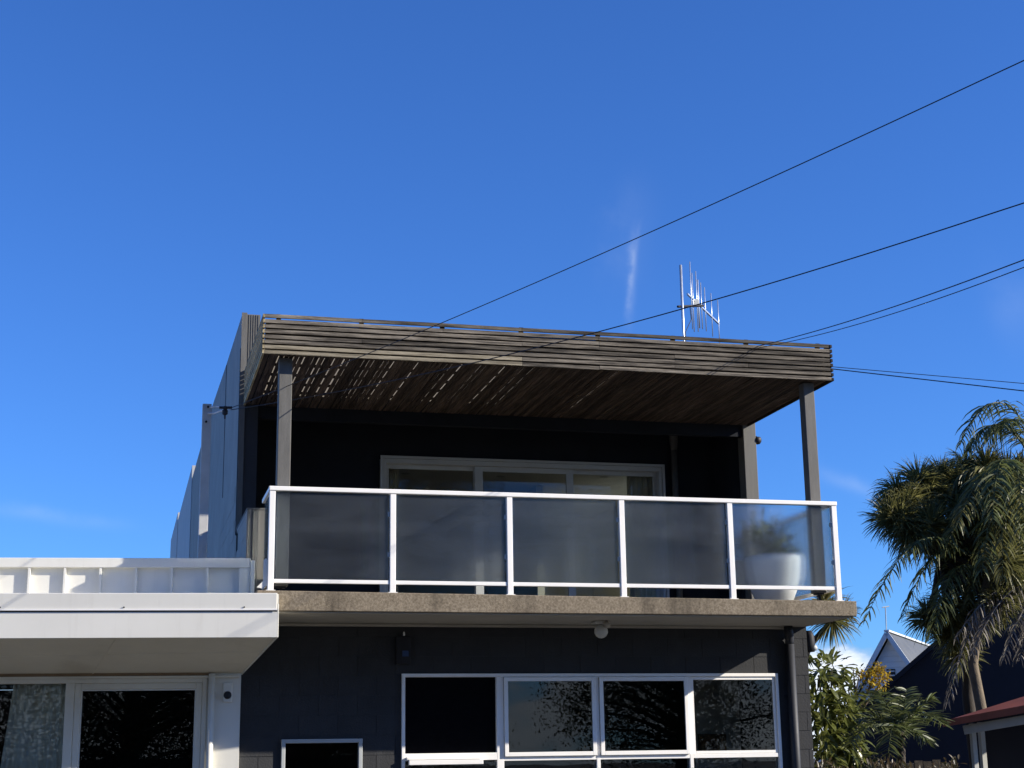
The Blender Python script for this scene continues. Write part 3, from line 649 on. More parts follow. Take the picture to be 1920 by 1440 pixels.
frect(mb, u_wl, -.9, u_wr, .845, -.02, .10, .045)
ww = part('window', mb, M_soffw, wb, bevel=.003, label='wide off white window under the eave')
mb = MB(); fbox(a1-.01, -.015, -.85, a2+.02, .09, .80, WP, mb); part('mullion', mb, M_soffw, ww, bevel=.003)
mb = MB(); frect(mb, a2+.022, -.85, u_wr-.047, .799, -.005, .05, .06); part('sash', mb, M_soffw, ww, bevel=.004)
part('glazing_bead', (lambda m_: (frect(m_, a2+.083, -.80, u_wr-.108, .738, .01, .03, .012), m_)[1])(MB()), M_cream, ww)
part('pane', fbox(a2+.084, .018, -.79, u_wr-.109, .024, .737, WP), M_glass, ww)
part('pane', fbox(u_wl+.05, .04, -.85, a1-.012, .046, .798, WP), M_glass, ww)
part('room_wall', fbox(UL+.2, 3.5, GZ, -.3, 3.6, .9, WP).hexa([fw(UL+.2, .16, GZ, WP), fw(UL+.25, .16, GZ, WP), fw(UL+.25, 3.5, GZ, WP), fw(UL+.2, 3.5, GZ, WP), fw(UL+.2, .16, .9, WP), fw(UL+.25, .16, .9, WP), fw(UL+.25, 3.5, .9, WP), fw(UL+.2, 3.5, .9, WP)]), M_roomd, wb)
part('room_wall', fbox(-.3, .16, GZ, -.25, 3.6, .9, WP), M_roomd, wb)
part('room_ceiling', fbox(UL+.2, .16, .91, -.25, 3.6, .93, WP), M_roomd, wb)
def wcurt(u0, u1, v, z0, z1, n, amp, label, taper):
    mb = MB(); nx = n*10; nz = 14; vv = []; ff = []
    for j in range(nz+1):
        t = j/nz
        for i in range(nx+1):
            s_ = i/nx; u = u0+(u1-u0)*s_ - taper*t*(1-s_); off = amp*math.sin(s_*n*2*math.pi+.9*math.sin(s_*7+t))*(.5+.5*t)+.012*math.sin(s_*31+t*4)
            vv.append(fw(u, v+off, z1+(z0-z1)*t, WP))
    for j in range(nz):
        for i in range(nx): q = j*(nx+1)+i; ff.append((q, q+1, q+nx+2, q+nx+1))
    o = single('curtain', mb.add(vv, ff), M_curt, label, 'curtain', 'curtains behind the glass', smooth=True); o.modifiers.new('thick', 'SOLIDIFY').thickness = .004
wcurt(uw_of(22), a1+.03, .10, -1.3, .80, 7, .028, 'heavy linen curtain drawn aside behind the left window of the white building', .22)
# parapet
PO = Vector((1.237, 15.6, 0))+FN*0
par = part('parapet', fbox(UL, .03, 1.5, .0, .05, 1.985, PO), M_cream, wb)
part('cap', fbox(UL, -.022, 1.895, .0, .07, 1.99, PO), M_cream, par, bevel=.006)
part('end_stile', fbox(-.11, -.015, 1.5, -.002, .029, 1.894, PO), M_cream, par, bevel=.004)
for i in range(16):
    u = uw_of(455-66.8*i, 1090)*0; d = ray(455-66.8*i, 1090) if i < 8 else None
    if d is not None: s_ = PO.dot(FN)/d.dot(FN); u = (d*s_-PO).dot(FA); last = u
    else: u = last-.345*(i-7)
    part('rib', fbox(u-.011, -.016, 1.5, u+.011, .029, 1.894, PO), M_cream, par)
part('end_bracket', fbox(.003, -.03, 1.5, .045, .0, 1.97, PO), M_cream, par, bevel=.008)
# wall downpipe and sensor
wd = thing('downpipe', 'slim off white downpipe on the white wall beside the window', 'downpipe', fw(uw_of(396), -.05, GZ, WP))
u = uw_of(397)
part('pipe', MB().tube([fw(u, -.045, -1.5, WP), fw(u, -.045, .885, WP)], .032, 14), M_cream, wd, True)
part('pipe_clip', fbox(u-.045, -.03, .70, u+.045, -.002, .72, WP), M_cream, wd)
u = uw_of(427)
sn = thing('wall_sensor', 'small white wall sensor with a round black eye beside the downpipe', 'sensor', fw(u, 0, .62, WP))
part('plate', fbox(u-.048, -.025, .60, u+.048, -.002, .80, WP), M_cream, sn, bevel=.012)
q = fw(u-.0, -.025, .672, WP); part('eye', MB().tube([q, q-FN*.02], [.040, .034], 18), M_rubber, sn, True)

# ------------------------------------------------------------------ service mast and overhead cables
ms = thing('service_mast', 'square grey service mast on the white roof beside the side wall', 'mast', (.785, 16.2, 1.53))
part('pole', B((.745, 16.2, 1.53), (.838, 16.29, 3.695)), M_mast, ms, bevel=.004)
part('bolt', MB().tube([(.785, 16.2, 3.50), (.785, 16.185, 3.50)], .012, 10).tube([(.80, 16.2, 3.66), (.80, 16.185, 3.66)], .012, 10), M_dkmetal, ms)
ip = at(422, 768, 16.05)
part('arm', MB().tube([(.82, 16.19, 3.655), (.87, 16.15, 3.655), (ip.x, ip.y, ip.z+.03)], .008, 8).tube([(.80, 16.19, 3.59), (.86, 16.16, 3.585), (ip.x, ip.y, ip.z)], .011, 8), M_galv, ms)
part('insulator', MB().lathe([(0, -.10), (.008, -.10), (.01, -.06), (.028, -.05), (.03, -.01), (.018, .0), (.03, .012), (.03, .03), (0, .04)], ip, 14).tube([ip+Vector((-.06, 0, .02)), ip+Vector((.07, -.02, .02))], .014, 8), M_rubber, ms)
def cable(name, a, b, sag, r, label, ext=1.5, n=40):
    a, b = Vector(a), Vector(b); b2 = a+(b-a)*ext; pts = []
    for i in range(n+1):
        t = i/n; p = a.lerp(b2, t); s_ = t*ext; p.z -= sag*4*s_*(1-s_)*(1 if s_ < 1 else .6); pts.append(p)
    return single(name, MB().tube(pts, r, 6), M_rubber, label, 'cable', 'overhead cables', smooth=True)
cable('overhead_cable', ip+Vector((.06, 0, .02)), at(1920, 113, 7.5), .07, .0037, 'uppermost overhead cable rising from the mast to the top right')
cable('overhead_cable', ip+Vector((.06, 0, .0)), at(1920, 380, 9), .16, .0047, 'overhead cable crossing in front of the aerial')
cable('overhead_cable', at(1395, 655, 15.4), at(1920, 487, 9), .05, .0044, 'upper of two close cables meeting the right half of the canopy top')
cable('overhead_cable', at(1398, 656, 15.4), at(1920, 501, 9), .07, .0036, 'lower of two close cables meeting the right half of the canopy top')
cable('overhead_cable', at(1450, 678, 27), at(1920, 719, 25), .0, .007, 'thin faint cable leaving the canopy corner towards the right edge')
cable('overhead_cable', at(1450, 679, 26), at(1920, 733, 22), .0, .010, 'darker cable just under the faint one right of the canopy corner')

# ------------------------------------------------------------------ aerial
A0 = at(1290, 552, 19.5); A1 = atz(1347, 606, A0.z); mx_ = at(1276, 497, 19.5)
an = thing('tv_aerial', 'silver roof aerial with vertical rods on a thin mast above the canopy', 'aerial', (mx_.x, 19.5, 4.7))
part('mast', MB().tube([(mx_.x, 19.5, 4.66), (mx_.x, 19.5, mx_.z)], .020, 10), M_galv, an, True)
bd = (A1-A0); part('boom', MB().bar(A0-bd*.02, A1+bd*.02, .024), M_galv, an)
for px, yt, yb in ((1297, 491, 617), (1300, 512, 622), (1307.5, 509, 622), (1310.5, 525, 615), (1316, 530, 617), (1323, 539, 621), (1335, 550, 631), (1347.5, 563, 650)):
    t = (px-1291)/(1347-1291); t = t*A0.y/(A1.y-(A1.y-A0.y)*t) if False else t*(A0.y/(A0.y+(A1.y-A0.y)*(1-t)))
    c_ = A0.lerp(A1, t); hi, lo = at(px, yt, c_.y), at(px, yb, c_.y)
    part('element', MB().tube([(c_.x, c_.y, lo.z), (c_.x, c_.y, hi.z)],   .0068 if px != 1310.5 else .011, 8), M_galv, an, True)
jb = A0.lerp(A1, .22)
part('junction_box', B((jb.x-.05, jb.y-.04, jb.z-.08), (jb.x+.05, jb.y+.04, jb.z+.02)), M_alu, an, bevel=.008)
cl_ = at(1275, 576, 19.5); part('cross_arm', MB().tube([(cl_.x-.04, 19.48, cl_.z), (jb.x+.12, jb.y, jb.z-.06)], .018, 8), M_dkmetal, an)
part('feed_cable', MB().tube([(jb.x-.08, jb.y, jb.z-.1), (jb.x-.16, 19.55, jb.z-.35), (mx_.x+.03, 19.5, jb.z-.55), (mx_.x+.025, 19.5, 4.8)], .006, 6), M_rubber, an)

# ------------------------------------------------------------------ right background: buildings
nv = thing('navy_gable_building', 'dark navy steep gabled building behind the palms', 'building', (16, 26, GZ))
NAV = R(27); nx = Vector((math.cos(NAV), -math.sin(NAV), 0)); ny = Vector((math.sin(NAV), math.cos(NAV), 0)); no = at(1690, 1260, 26)
def onnav(px, py): d = ray(px, py); q = d*(no.dot(ny)/d.dot(ny)); return (q-no).dot(nx), q.z
def np_(u, v, z): q = no+nx*u+ny*v; return Vector((q.x, q.y, z))
(u0, z0), (u1, z1) = onnav(1616, 1321), onnav(1760, 1196); sl = (z1-z0)/(u1-u0); ua = u1+2.0; za = z1+sl*2.0; ue = u0-.8; ze_ = z0-sl*.8; ur = 2*ua-ue
part('wall', MB().prism([np_(ue+.1, 0, GZ), np_(ur-.1, 0, GZ), np_(ur-.1, 0, ze_-.02), np_(ua, 0, za-.12), np_(ue+.1, 0, ze_-.02)], ny*9), M_navy, nv)
for a_, b_ in (((ue, ze_), (ua, za)), ((ua, za), (ur, ze_))):
    part('roof', MB().hexa([np_(a_[0], -.1, a_[1]-.1), np_(b_[0], -.1, b_[1]-.1), np_(b_[0], 9.1, b_[1]-.1), np_(a_[0], 9.1, a_[1]-.1), np_(a_[0], -.1, a_[1]), np_(b_[0], -.1, b_[1]), np_(b_[0], 9.1, b_[1]), np_(a_[0], 9.1, a_[1])]), M_navy, nv)
# pale weatherboard house with corrugated roof (rotated)
ap = at(1664, 1185, 45); hang = R(-38)
hx = Vector((math.cos(hang), math.sin(hang), 0)); hy = Vector((-math.sin(hang), math.cos(hang), 0))
ho = thing('weatherboard_house', 'pale blue weatherboard house with steep corrugated grey roof in the distance', 'house', (ap.x, ap.y, GZ))
def hp(u, v, z): return Vector((ap.x, ap.y, 0))+hx*u+hy*v+Vector((0, 0, z))
SL2 = 1.62; HWD = 2.6
zt = ap.z; ze = zt-HWD*SL2
part('wall', MB().prism([hp(-HWD+.15, .15, GZ), hp(HWD-.15, .15, GZ), hp(HWD-.15, .15, ze+.1), hp(0, .15, zt-.2), hp(-HWD+.15, .15, ze+.1)], hy*9), M_wb, ho)
mb = MB(); z = GZ
while z < zt-.5:
    hw = min(HWD-.15, (zt-.22-z)/SL2)
    mb.hexa([hp(-hw, .12, z), hp(hw, .12, z), hp(hw, .149, z), hp(-hw, .149, z), hp(-hw+.1, .14, z+.17), hp(hw-.1, .14, z+.17), hp(hw-.1, .149, z+.17), hp(-hw+.1, .149, z+.17)]); z += .175
part('weatherboards', mb, M_wb, ho); 
mb = MB(); nseg = 150; vv = []; ff = []
for i in range(nseg+1):
    v_ = 9.4*i/nseg; dz = .03*math.sin(i*math.pi*.5) 
    vv += [hp(.0, v_-.1, zt+.02+dz*.5), hp(HWD+.15, v_-.1, zt-SL2*(HWD+.15)+dz*2)]
for i in range(nseg): ff.append((2*i, 2*i+2, 2*i+3, 2*i+1))
rf = part('roof', mb.add(vv, ff), M_iron, ho)
mb = MB().hexa([hp(-HWD-.15, -.1, zt-SL2*(HWD+.15)-.05), hp(0, -.1, zt-.05), hp(0, 9.3, zt-.05), hp(-HWD-.15, 9.3, zt-SL2*(HWD+.15)-.05), hp(-HWD-.15, -.1, zt-SL2*(HWD+.15)), hp(0, -.1, zt), hp(0, 9.3, zt), hp(-HWD-.15, 9.3, zt-SL2*(HWD+.15))])
part('roof', mb, M_iron, ho)
part('ridge_cap', MB().bar(hp(0, -.15, zt+.03), hp(0, 9.3, zt+.03), .16, .06), M_trim, ho)
for s_ in (-1, 1):
    part('barge_board', MB().bar(hp(0, -.16, zt-.05), hp(s_*(HWD+.15), -.16, zt-SL2*(HWD+.15)-.05), .05, .14), M_trim, ho)
wv = part('gable_vent', MB().hexa([hp(-.13, .09, zt-1.55), hp(.13, .09, zt-1.55), hp(.13, .149, zt-1.55), hp(-.13, .149, zt-1.55), hp(-.13, .09, zt-1.15), hp(.13, .09, zt-1.15), hp(.13, .149, zt-1.15), hp(-.13, .149, zt-1.15)]), M_dkmetal, ho)
mb = MB()
for q in range(3): mb.bar(hp(-.12, .07, zt-1.48+q*.13), hp(.12, .07, zt-1.48+q*.13), .03, .04)
part('louvre', mb, M_trim, wv)
part('aerial', MB().tube([hp(-.05, .1, zt), at(1660, 1138, 45.1)], .016, 6).tube([at(1654, 1139, 45.1), at(1667, 1137, 45.1)], .02, 6), M_alu, ho)
# red roofed shed
sh = thing('red_roof_shed', 'open shed with red roof and pale posts at the right edge', 'shed', (12.6, 20, GZ))
e0 = at(1768, 1357, 20); e1 = at(1960, 1322, 19.0); dirx = (e1-e0); dirx.z = 0; dirx.normalize(); bk = Vector((-dirx.y, dirx.x, 0)); e2 = e0+(e1-e0)*2.2
rs = Vector((0, 0, .0))
part('roof', MB().hexa([e0, e2, e2+bk*2.6+Vector((0, 0, .62)), e0+bk*1.6+Vector((0, 0, .10)), e0+Vector((0, 0, .03)), e2+Vector((0, 0, .03)), e2+bk*2.6+Vector((0, 0, .65)), e0+bk*1.6+Vector((0, 0, .13))]), M_red, sh)
part('roof_fascia', MB().hexa([e0-bk*.02+Vector((0, 0, -.045)), e2-bk*.02+Vector((0, 0, -.07)), e2-bk*.002+Vector((0, 0, -.07)), e0-bk*.002+Vector((0, 0, -.045)), e0-bk*.02+Vector((0, 0, .045)), e2-bk*.02+Vector((0, 0, .05)), e2-bk*.002+Vector((0, 0, .05)), e0-bk*.002+Vector((0, 0, .045))]), M_red, sh)
b0_ = e0+(e1-e0)*.18+bk*.12; b1_ = e2+bk*.12
part('beam', MB().bar(b0_+Vector((0, 0, -.13)), b1_+Vector((0, 0, -.15)), .05, .12), M_shedw, sh)
for px, w_ in ((1826, .07), (1842, .075)):
    q = at(px, 1400, 20.1 if px < 1830 else 20.6); part('post', B((q.x-w_/2, q.y-w_/2, GZ), (q.x+w_/2, q.y+w_/2, e0.z-.03+.06*(q.x-e0.x))), M_shedw, sh, bevel=.005)
q = at(1881, 1420, 21.0); part('post', B((q.x-.03, q.y-.03, GZ), (q.x+.03, q.y+.03, .10)), M_shedw, sh)
part('back_wall', MB().hexa([e0+bk*1.55+Vector((0, 0, -3)), e2+bk*2.5+Vector((0, 0, -3)), e2+bk*2.55+Vector((0, 0, -3)), e0+bk*1.59+Vector((0, 0, -3)), e0+bk*1.55+Vector((0, 0, .08)), e2+bk*2.5+Vector((0, 0, .5)), e2+bk*2.55+Vector((0, 0, .5)), e0+bk*1.59+Vector((0, 0, .08))]), M_navy, sh)

# ------------------------------------------------------------------ palms and plants
def tree_thing(name, label, cat, base, group=None): return thing(name, label, cat, base, group)
# queen palm with dead skirt
bx = at(1838, 1330, 22.0); qp = thing('queen_palm', 'tall feather palm with drooping green fronds and a grey dead frond', 'palm', (bx.x+.15, 22, GZ))
top = at(1905, 900, 22.4)
part('trunk', MB().tube([(bx.x+.12, 22, GZ), (bx.x+.08, 22.05, .4), at(1824, 1245, 22.1), at(1835, 1150, 22.2), at(1880, 1000, 22.3), top], [.10, .085, .08, .08, .08, .09], 12), M_bark, qp, True)
def pxfrond(b, tip, Yb, Yt, leafl, n, w_, hang, m_, parent, arch=.25, name='frond', r0=.018):
    """frond whose rachis runs from b to tip with an upward arch"""
    a, c_ = at(*b, Yb), at(*tip, Yt); mb = MB(); ln = (c_-a).length; pts = []; seg = 14
    for i in range(seg+1):
        t = i/seg; p = a.lerp(c_, t); p.z += arch*ln*4*t*(1-t)*(1-.25*t); pts.append(p)
    mb.tube(pts, [r0*(1-.85*i/seg) for i in range(seg+1)], 5)
    for i in range(n):
        t = .10+.89*(i+random.uniform(-.35, .35))/n; q = max(.02, min(t, .995))*seg; k_ = min(int(q), seg-1); x0 = pts[k_].lerp(pts[k_+1], q-k_)
        dd = (pts[k_+1]-pts[k_]).normalized(); sd = dd.cross(Vector((0, 0, 1)))
        sd = sd.normalized() if sd.length > .05 else Vector((0, 1, 0)); upv = sd.cross(dd)
        ll = leafl*(math.sin(math.pi*min(1, .18+t*.78))**.5)*random.uniform(.75, 1.1)
        for s_ in (-1, 1):
            v = (sd*s_*random.uniform(.7, 1)+dd*random.uniform(.35, .75)+upv*random.uniform(-.2, .5)).normalized(); ps = [x0.copy()]; x = x0.copy()
            for j in range(4):
                v = (v+Vector((0, 0, -hang*random.uniform(.2, .55)))).normalized(); x = x+v*ll/4; ps.append(x.copy())
            sv = v.cross(rv()).normalized(); strip(mb, ps, w_, sv)
    return part(name, mb, m_, parent)
H = .8
pxfrond((1925, 845), (1812, 850), 22.4, 22.2, .48, 46, .034, .85, M_palm, qp, .42)
pxfrond((1930, 850), (1850, 830), 22.5, 23.2, .50, 44, .034, .9, M_palm, qp, .5)
pxfrond((1945, 840), (1800, 835), 22.6, 22.0, .5, 46, .034, .95, M_palm, qp, .45)
pxfrond((1940, 850), (1880, 800), 22.5, 21.8, .45, 40, .034, .8, M_palm, qp, .3)
pxfrond((1930, 850), (2010, 840), 22.5, 22.0, .5, 40, .034, .85, M_palm, qp, .5)
for i, (b_, t_, Y0, Y1, ar) in enumerate((((1900, 900), (1795, 985), 22.4, 21.6, .25), ((1900, 905), (1770, 1040), 22.4, 21.8, .28), ((1900, 910), (1840, 1080), 22.4, 21.3, .25), ((1900, 905), (1880, 1090), 22.4, 21.1, .3), ((1905, 900), (1960, 1060), 22.4, 21.3, .3),
                                         ((1900, 905), (1990, 960), 22.4, 22.0, .3), ((1895, 900), (1745, 960), 22.4, 22.9, .35), ((1900, 900), (1860, 980), 22.4, 20.9, .3), ((1900, 905), (1905, 1100), 22.4, 21.7, .25), ((1890, 915), (1815, 1140), 22.4, 22.1, .22), ((1905, 910), (1925, 1010), 22.4, 20.8, .35))):
    pxfrond(b_, t_, Y0, Y1, .55, 48, .038, .95, M_cord if i % 3 == 0 else M_palm, qp, ar)
pxfrond((1810, 1040), (1618, 1172), 22.2, 21.6, .42, 46, .034, .75, M_palm, qp, .30)
pxfrond((1820, 1045), (1690, 1165), 22.3, 22.1, .42, 40, .034, .9, M_palm, qp, .34)
pxfrond((1830, 1070), (1745, 1200), 22.3, 21.7, .5, 40, .034, .95, M_palm, qp, .28)
for b_, t_, Y1, ar in (((1905, 1120), (1772, 1330), 21.5, .26), ((1960, 1110), (1820, 1230), 21.3, .22), ((1975, 1120), (1880, 1240), 21.2, .2), ((1990, 1130), (1910, 1240), 21.4, .25), ((1950, 1105), (1790, 1200), 21.6, .2)):
    pxfrond(b_, t_, 22.0, Y1, .42, 40, .030, 1.3, M_dead, qp, ar, 'dead_frond', .02)
# cabbage tree clumps
ct = thing('cabbage_tree', 'cabbage tree with spiky round heads of strap leaves left of the feather palm', 'tree', (12.6, 23, GZ))
part('trunk', MB().tube([(13.6, 23.2, GZ), (13.5, 23.2, .9), at(1815, 1120, 23), at(1775, 1030, 23)], [.11, .1, .09, .08], 10), M_trunk, ct, True)
heads = [(1700, 955, 22.8, .62), (1745, 935, 22.9, .55), (1790, 915, 23.0, .62), (1830, 905, 23.2, .6), (1690, 985, 22.6, .55), (1745, 990, 22.5, .6), (1800, 975, 22.6, .6), (1740, 1020, 23.2, .5), (1860, 950, 22.9, .6), (1775, 1150, 22.6, .6), (1740, 1165, 22.9, .45), (1870, 1040, 22.7, .55), (1765, 900, 23.1, .5), (1810, 880, 23.3, .5), (1850, 880, 23.0, .5), (1890, 900, 23.0, .6), (1835, 1010, 22.7, .55), (1790, 1060, 22.9, .5), (1815, 1100, 22.7, .5), (1905, 985, 22.9, .6), (1725, 965, 23.1, .55), (1850, 1080, 22.8, .5), (1785, 1195, 22.8, .5), (1815, 1165, 22.6, .5), (1800, 1230, 23.0, .45), (1875, 1000, 22.3, .55), (1905, 1045, 22.3, .55), (1860, 1115, 22.4, .5), (1895, 1090, 22.3, .55), (1925, 945, 22.6, .6), (1935, 1005, 22.5, .6), (1860, 915, 22.6, .55), (1915, 890, 22.8, .5), (1840, 960, 22.4, .5), (1840, 1160, 22.5, .4), (1682, 930, 22.9, .5), (1668, 975, 22.7, .5), (1722, 905, 23.0, .5), (1885, 1060, 21.7, .5), (1905, 1105, 21.9, .45), (1875, 1140, 21.8, .42), (1915, 1060, 22.0, .5), (1890, 960, 21.9, .5), (1710, 1010, 22.5, .5)]
for px, py, Y, ln in heads:
    c_ = at(px, py, Y)
    part('branch', MB().tube([at(1765, 1040, 23), at((1765+px)/2, (1040+py)/2+8, (23+Y)/2), c_], [.06, .05, .045], 7), M_trunk, ct, True)
    part('leaf_head', strap_head(c_, 330, ln, .028, random.choice((.6, .9, 1.5)), .1), M_cord, ct)
c2 = thing('cabbage_tree', 'cabbage tree head with yellowing leaves just below the right end of the slab', 'tree', (8.9, 19.3, GZ))
h1, h2 = at(1545, 1130, 19.3), at(1560, 1165, 19.1)
part('trunk', MB().tube([(8.75, 19.5, GZ), at(1500, 1260, 19.4), at(1518, 1210, 19.4), h2], [.07, .05, .045, .04], 8), M_trunk, c2, True)
part('leaf_head', strap_head(h1, 150, .42, .022, .55, .1), M_cordy, c2); part('leaf_head', strap_head(h2, 170, .40, .022, .8, -.1), M_cord, c2); part('leaf_head', strap_head(at(1580, 1150, 19.2), 110, .28, .02, .8, -.1), M_cordy, c2)
# young palm
yp = thing('young_palm', 'young feather palm with bright arching fronds in front of the navy building', 'palm', (10.1, 19.2, GZ))
part('trunk', MB().tube([(10.05, 19.2, GZ), at(1690, 1440, 19.2), at(1690, 1370, 19.2)], [.07, .06, .05], 8), M_trunk, yp, True)
for b_, t_, Y1, ar in (((1690, 1385), (1700, 1290), 19.0, .05), ((1690, 1385), (1645, 1295), 18.9, .12), ((1690, 1385), (1590, 1400), 18.8, .25), ((1692, 1385), (1752, 1310), 19.0, .2), ((1690, 1385), (1610, 1350), 19.4, .25), ((1690, 1385), (1740, 1390), 18.9, .3), ((1690, 1388), (1665, 1420), 18.6, .4), ((1690, 1385), (1675, 1310), 19.5, .08), ((1690, 1385), (1770, 1360), 19.5, .3)):
    pxfrond(b_, t_, 19.2, Y1, .36, 30, .026, .35, M_young, yp, ar, r0=.012)
# broadleaf tree and yellow blossom
def leafy(name, label, base, blobs, m_, nl, ll, lw, trunk_to, seed, mt=M_trunk):
    random.seed(seed); t = thing(name, label, 'tree', base); tp = Vector(trunk_to)
    part('trunk', MB().tube([base, Vector(base).lerp(tp, .5)+Vector((.05, 0, 0)), tp], [.08, .06, .045], 8), mt, t, True)
    mb = MB(); bb = MB()
    for (px, py, Y, r_) in blobs:
        c_ = at(px, py, Y); bb.tube([tp, tp.lerp(c_, .5)+Vector((0, 0, .06)), c_], [.03, .02, .008], 5)
        for i in range(nl):
            d = rv(); d = d.normalized()*r_*(random.random()**.4); p = c_+d; o_d = d.normalized()+Vector((0, 0, -.25))+rv(.4); leaf(mb, p, o_d, ll*random.uniform(.6, 1.15), lw*random.uniform(.7, 1.2))
    part('branches', bb, mt, t); part('crown', mb, m_, t); return t
leafy('broadleaf_tree', 'bright green large leaved tree beside the right wall corner', (9.6, 20.8, GZ), [(1535, 1265, 20.6, .26), (1560, 1255, 20.9, .2), (1540, 1310, 20.4, .3), (1575, 1300, 20.8, .25), (1535, 1355, 20.3, .32), (1580, 1345, 20.6, .26), (1545, 1400, 20.2, .32), (1590, 1390, 20.5, .25), (1530, 1430, 20.2, .3), (1600, 1420, 20.6, .25)], M_broad, 75, .25, .085, tuple(at(1555, 1420, 20.7)), 3)
yt = leafy('yellow_blossom_tree', 'sparse tree with yellow blossom in front of the distant house', (12.2, 24.5, GZ), [(1590, 1290, 24.5, .25), (1610, 1270, 24.6, .2), (1600, 1310, 24.3, .25), (1625, 1300, 24.4, .2), (1580, 1325, 24.3, .25), (1615, 1335, 24.4, .25)], M_broad, 16, .15, .05, tuple(at(1600, 1345, 24.5)), 5)
mb = MB()
for px, py, r_ in ((1645, 1252, .10), (1652, 1258, .09), (1625, 1272, .13), (1638, 1278, .14), (1650, 1285, .11), (1615, 1265, .08), (1603, 1345, .1), (1590, 1352, .12), (1632, 1262, .1), (1660, 1268, .08), (1645, 1270, .12)):
    c_ = at(px, py, 24.2)
    for i in range(70): leaf(mb, c_+rv(r_*.55), rv(), .05, .035)
part('blossom', mb, M_yel, yt)
mb = MB()
for px, py in ((1645, 1255), (1635, 1275), (1650, 1282), (1560, 1245), (1600, 1255)): mb.tube([at(1600, 1345, 24.5), at((1600+px)/2+4, (1345+py)/2, 24.4), at(px, py, 24.2)], [.03, .02, .008], 5)
part('twigs', mb, M_bark, yt)
# low hedge along the bottom
random.seed(11); mb = MB()
for i in range(1500):
    px = random.uniform(1535, 1800); py = 1442+random.uniform(-1, 70)-9*math.sin(px*.05)-random.random()**4*14; p = at(px, py, random.uniform(17.6, 18.4)); leaf(mb, p, rv(.6)+Vector((0, 0, .9)), random.uniform(.07, .14), .03)
hd = thing('hedge', 'low reddish leaved hedge along the bottom right', 'hedge', (9.6, 18, GZ))
part('leaves', mb, M_redleaf, hd); part('core', B((8.6, 17.75, GZ), (10.3, 18.3, -.32)), M_trunk, hd)
# dark paling fence behind the plants
fe = thing('paling_fence', 'dark timber paling fence low behind the plants at right', 'fence', (10.5, 21.8, GZ))
for i in range(22):
    x = 9.0+i*.15; part('paling', B((x, 21.8+.004*(i % 2), GZ), (x+.135, 21.82+.004*(i % 2), -.12+random.uniform(-.03, .03))), M_frame, fe)

# ------------------------------------------------------------------ street trees behind the viewer, mirrored in the windows
random.seed(21)
def street_tree_mesh(h, r_, nl, m_):   # tall, crown nearly to the ground
    tr = MB(); lf = MB(); tr.tube([(0, 0, 0), (.1, .05, h*.3), (-.05, .1, h*.62)], [.28, .22, .14], 10)
    for i in range(95):
        a = random.uniform(0, 6.28); z = h*(.13+.84*random.random()**1.05); rr = r_*random.uniform(.35, 1)*(1-.35*abs(z/h-.6)); c_ = Vector((math.cos(a)*rr, math.sin(a)*rr, z)); s_ = Vector((0, .05, min(z*.7, h*.6)))
        tr.tube([s_, s_.lerp(c_, .5)+Vector((0, 0, .2)), c_], [.09, .05, .015], 5)
        D = rng.normal(size=(nl, 3)); D /= np.linalg.norm(D, axis=1)[:, None]; Pc = np.array(c_)+D*(rng.random((nl, 1))**.75)*1.45
        A = rng.normal(size=(nl, 3)); A /= np.linalg.norm(A, axis=1)[:, None]; Bv = np.cross(A, rng.normal(size=(nl, 3))); Bv /= np.linalg.norm(Bv, axis=1)[:, None]
        ln_ = rng.uniform(.035, .065, (nl, 1)); A *= ln_; Bv *= ln_*.45
        for a_, p_, b_ in zip(A, Pc, Bv): lf.add((p_-a_, p_-b_, p_+a_, p_+b_), [(0, 1, 2, 3)])
    return tr.mesh('trunk', M_trunk), lf.mesh('crown', m_)
m1 = street_tree_mesh(13, 3.6, 850, M_tree)
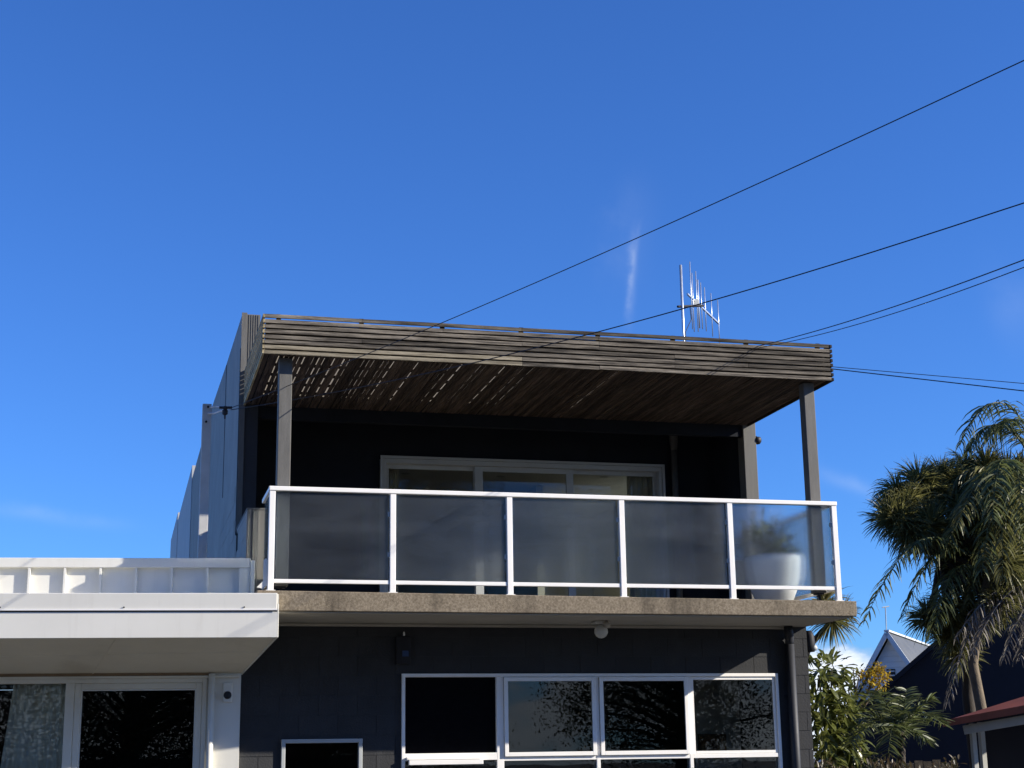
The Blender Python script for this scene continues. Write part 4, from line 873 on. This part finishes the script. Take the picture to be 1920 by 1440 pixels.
def place_tree(me, loc, rz, sc, label):
    t = thing('street_tree', label, 'tree', loc, 'street trees mirrored in the windows'); t.rotation_euler = (0, 0, rz); t.scale = (sc,)*3
    for nm, q in zip(('trunk', 'crown'), me):
        o = bpy.data.objects.new(nm, q); COL.objects.link(o); o.parent = t
TREES = [((9.3, -21, GZ), 1.3, 1.25, 'tall dark street tree furthest back behind the viewer'), ((5.0, -9.5, GZ), 3.3, 1.0, 'dark street tree mirrored in the small grey framed window'), ((1.2, -12.5, GZ), 5.3, 1.15, 'dark street tree behind the viewer opposite the balcony'), ((16.3, -12, GZ), 0.3, 1.05, 'dark street tree mirrored in the middle ground floor panes'), ((25, -14, GZ), 2.0, 1.1, 'dark street tree mirrored in the right ground floor pane'), ((-5.2, -9, GZ), 4.0, .95, 'dark street tree mirrored in the white building window'), ((-12, -12, GZ), 1.0, 1.1, 'dark street tree mirrored left in the white building window'), ((30, -16, GZ), 5.0, 1.2, 'dark street tree mirrored at the far right pane edge')]
for a in TREES: place_tree(m1, *a)

# tall hedge across the yard, mirrored in the white building's window
random.seed(31)
hg = thing('tall_hedge', 'tall russet hedge behind the viewer mirrored in the white building window', 'hedge', (-4, -6, GZ))
part('core', B((-13.5, -6.6, GZ), (6.2, -5.6, GZ+1.7)), M_trunk, hg)
lf = MB(); nl = 27000; Pc = np.c_[rng.uniform(-13.8, 6.5, nl), -5.55+np.abs(rng.normal(0, .35, nl)), GZ+rng.uniform(.1, 1, nl)**.8*4.1]
tp_ = Pc[:, 2] > GZ+3.5; Pc[tp_, 1] -= rng.uniform(0, 1.1, tp_.sum())
A = rng.normal(size=(nl, 3)); A /= np.linalg.norm(A, axis=1)[:, None]; Bv = np.cross(A, rng.normal(size=(nl, 3))); Bv /= np.linalg.norm(Bv, axis=1)[:, None]
ln_ = rng.uniform(.05, .10, (nl, 1)); A *= ln_; Bv *= ln_*.35
for a_, p_, b_ in zip(A, Pc, Bv): lf.add((p_-a_, p_-b_, p_+a_, p_+b_), [(0, 1, 2, 3)])
part('leaves', lf, M_rust, hg)
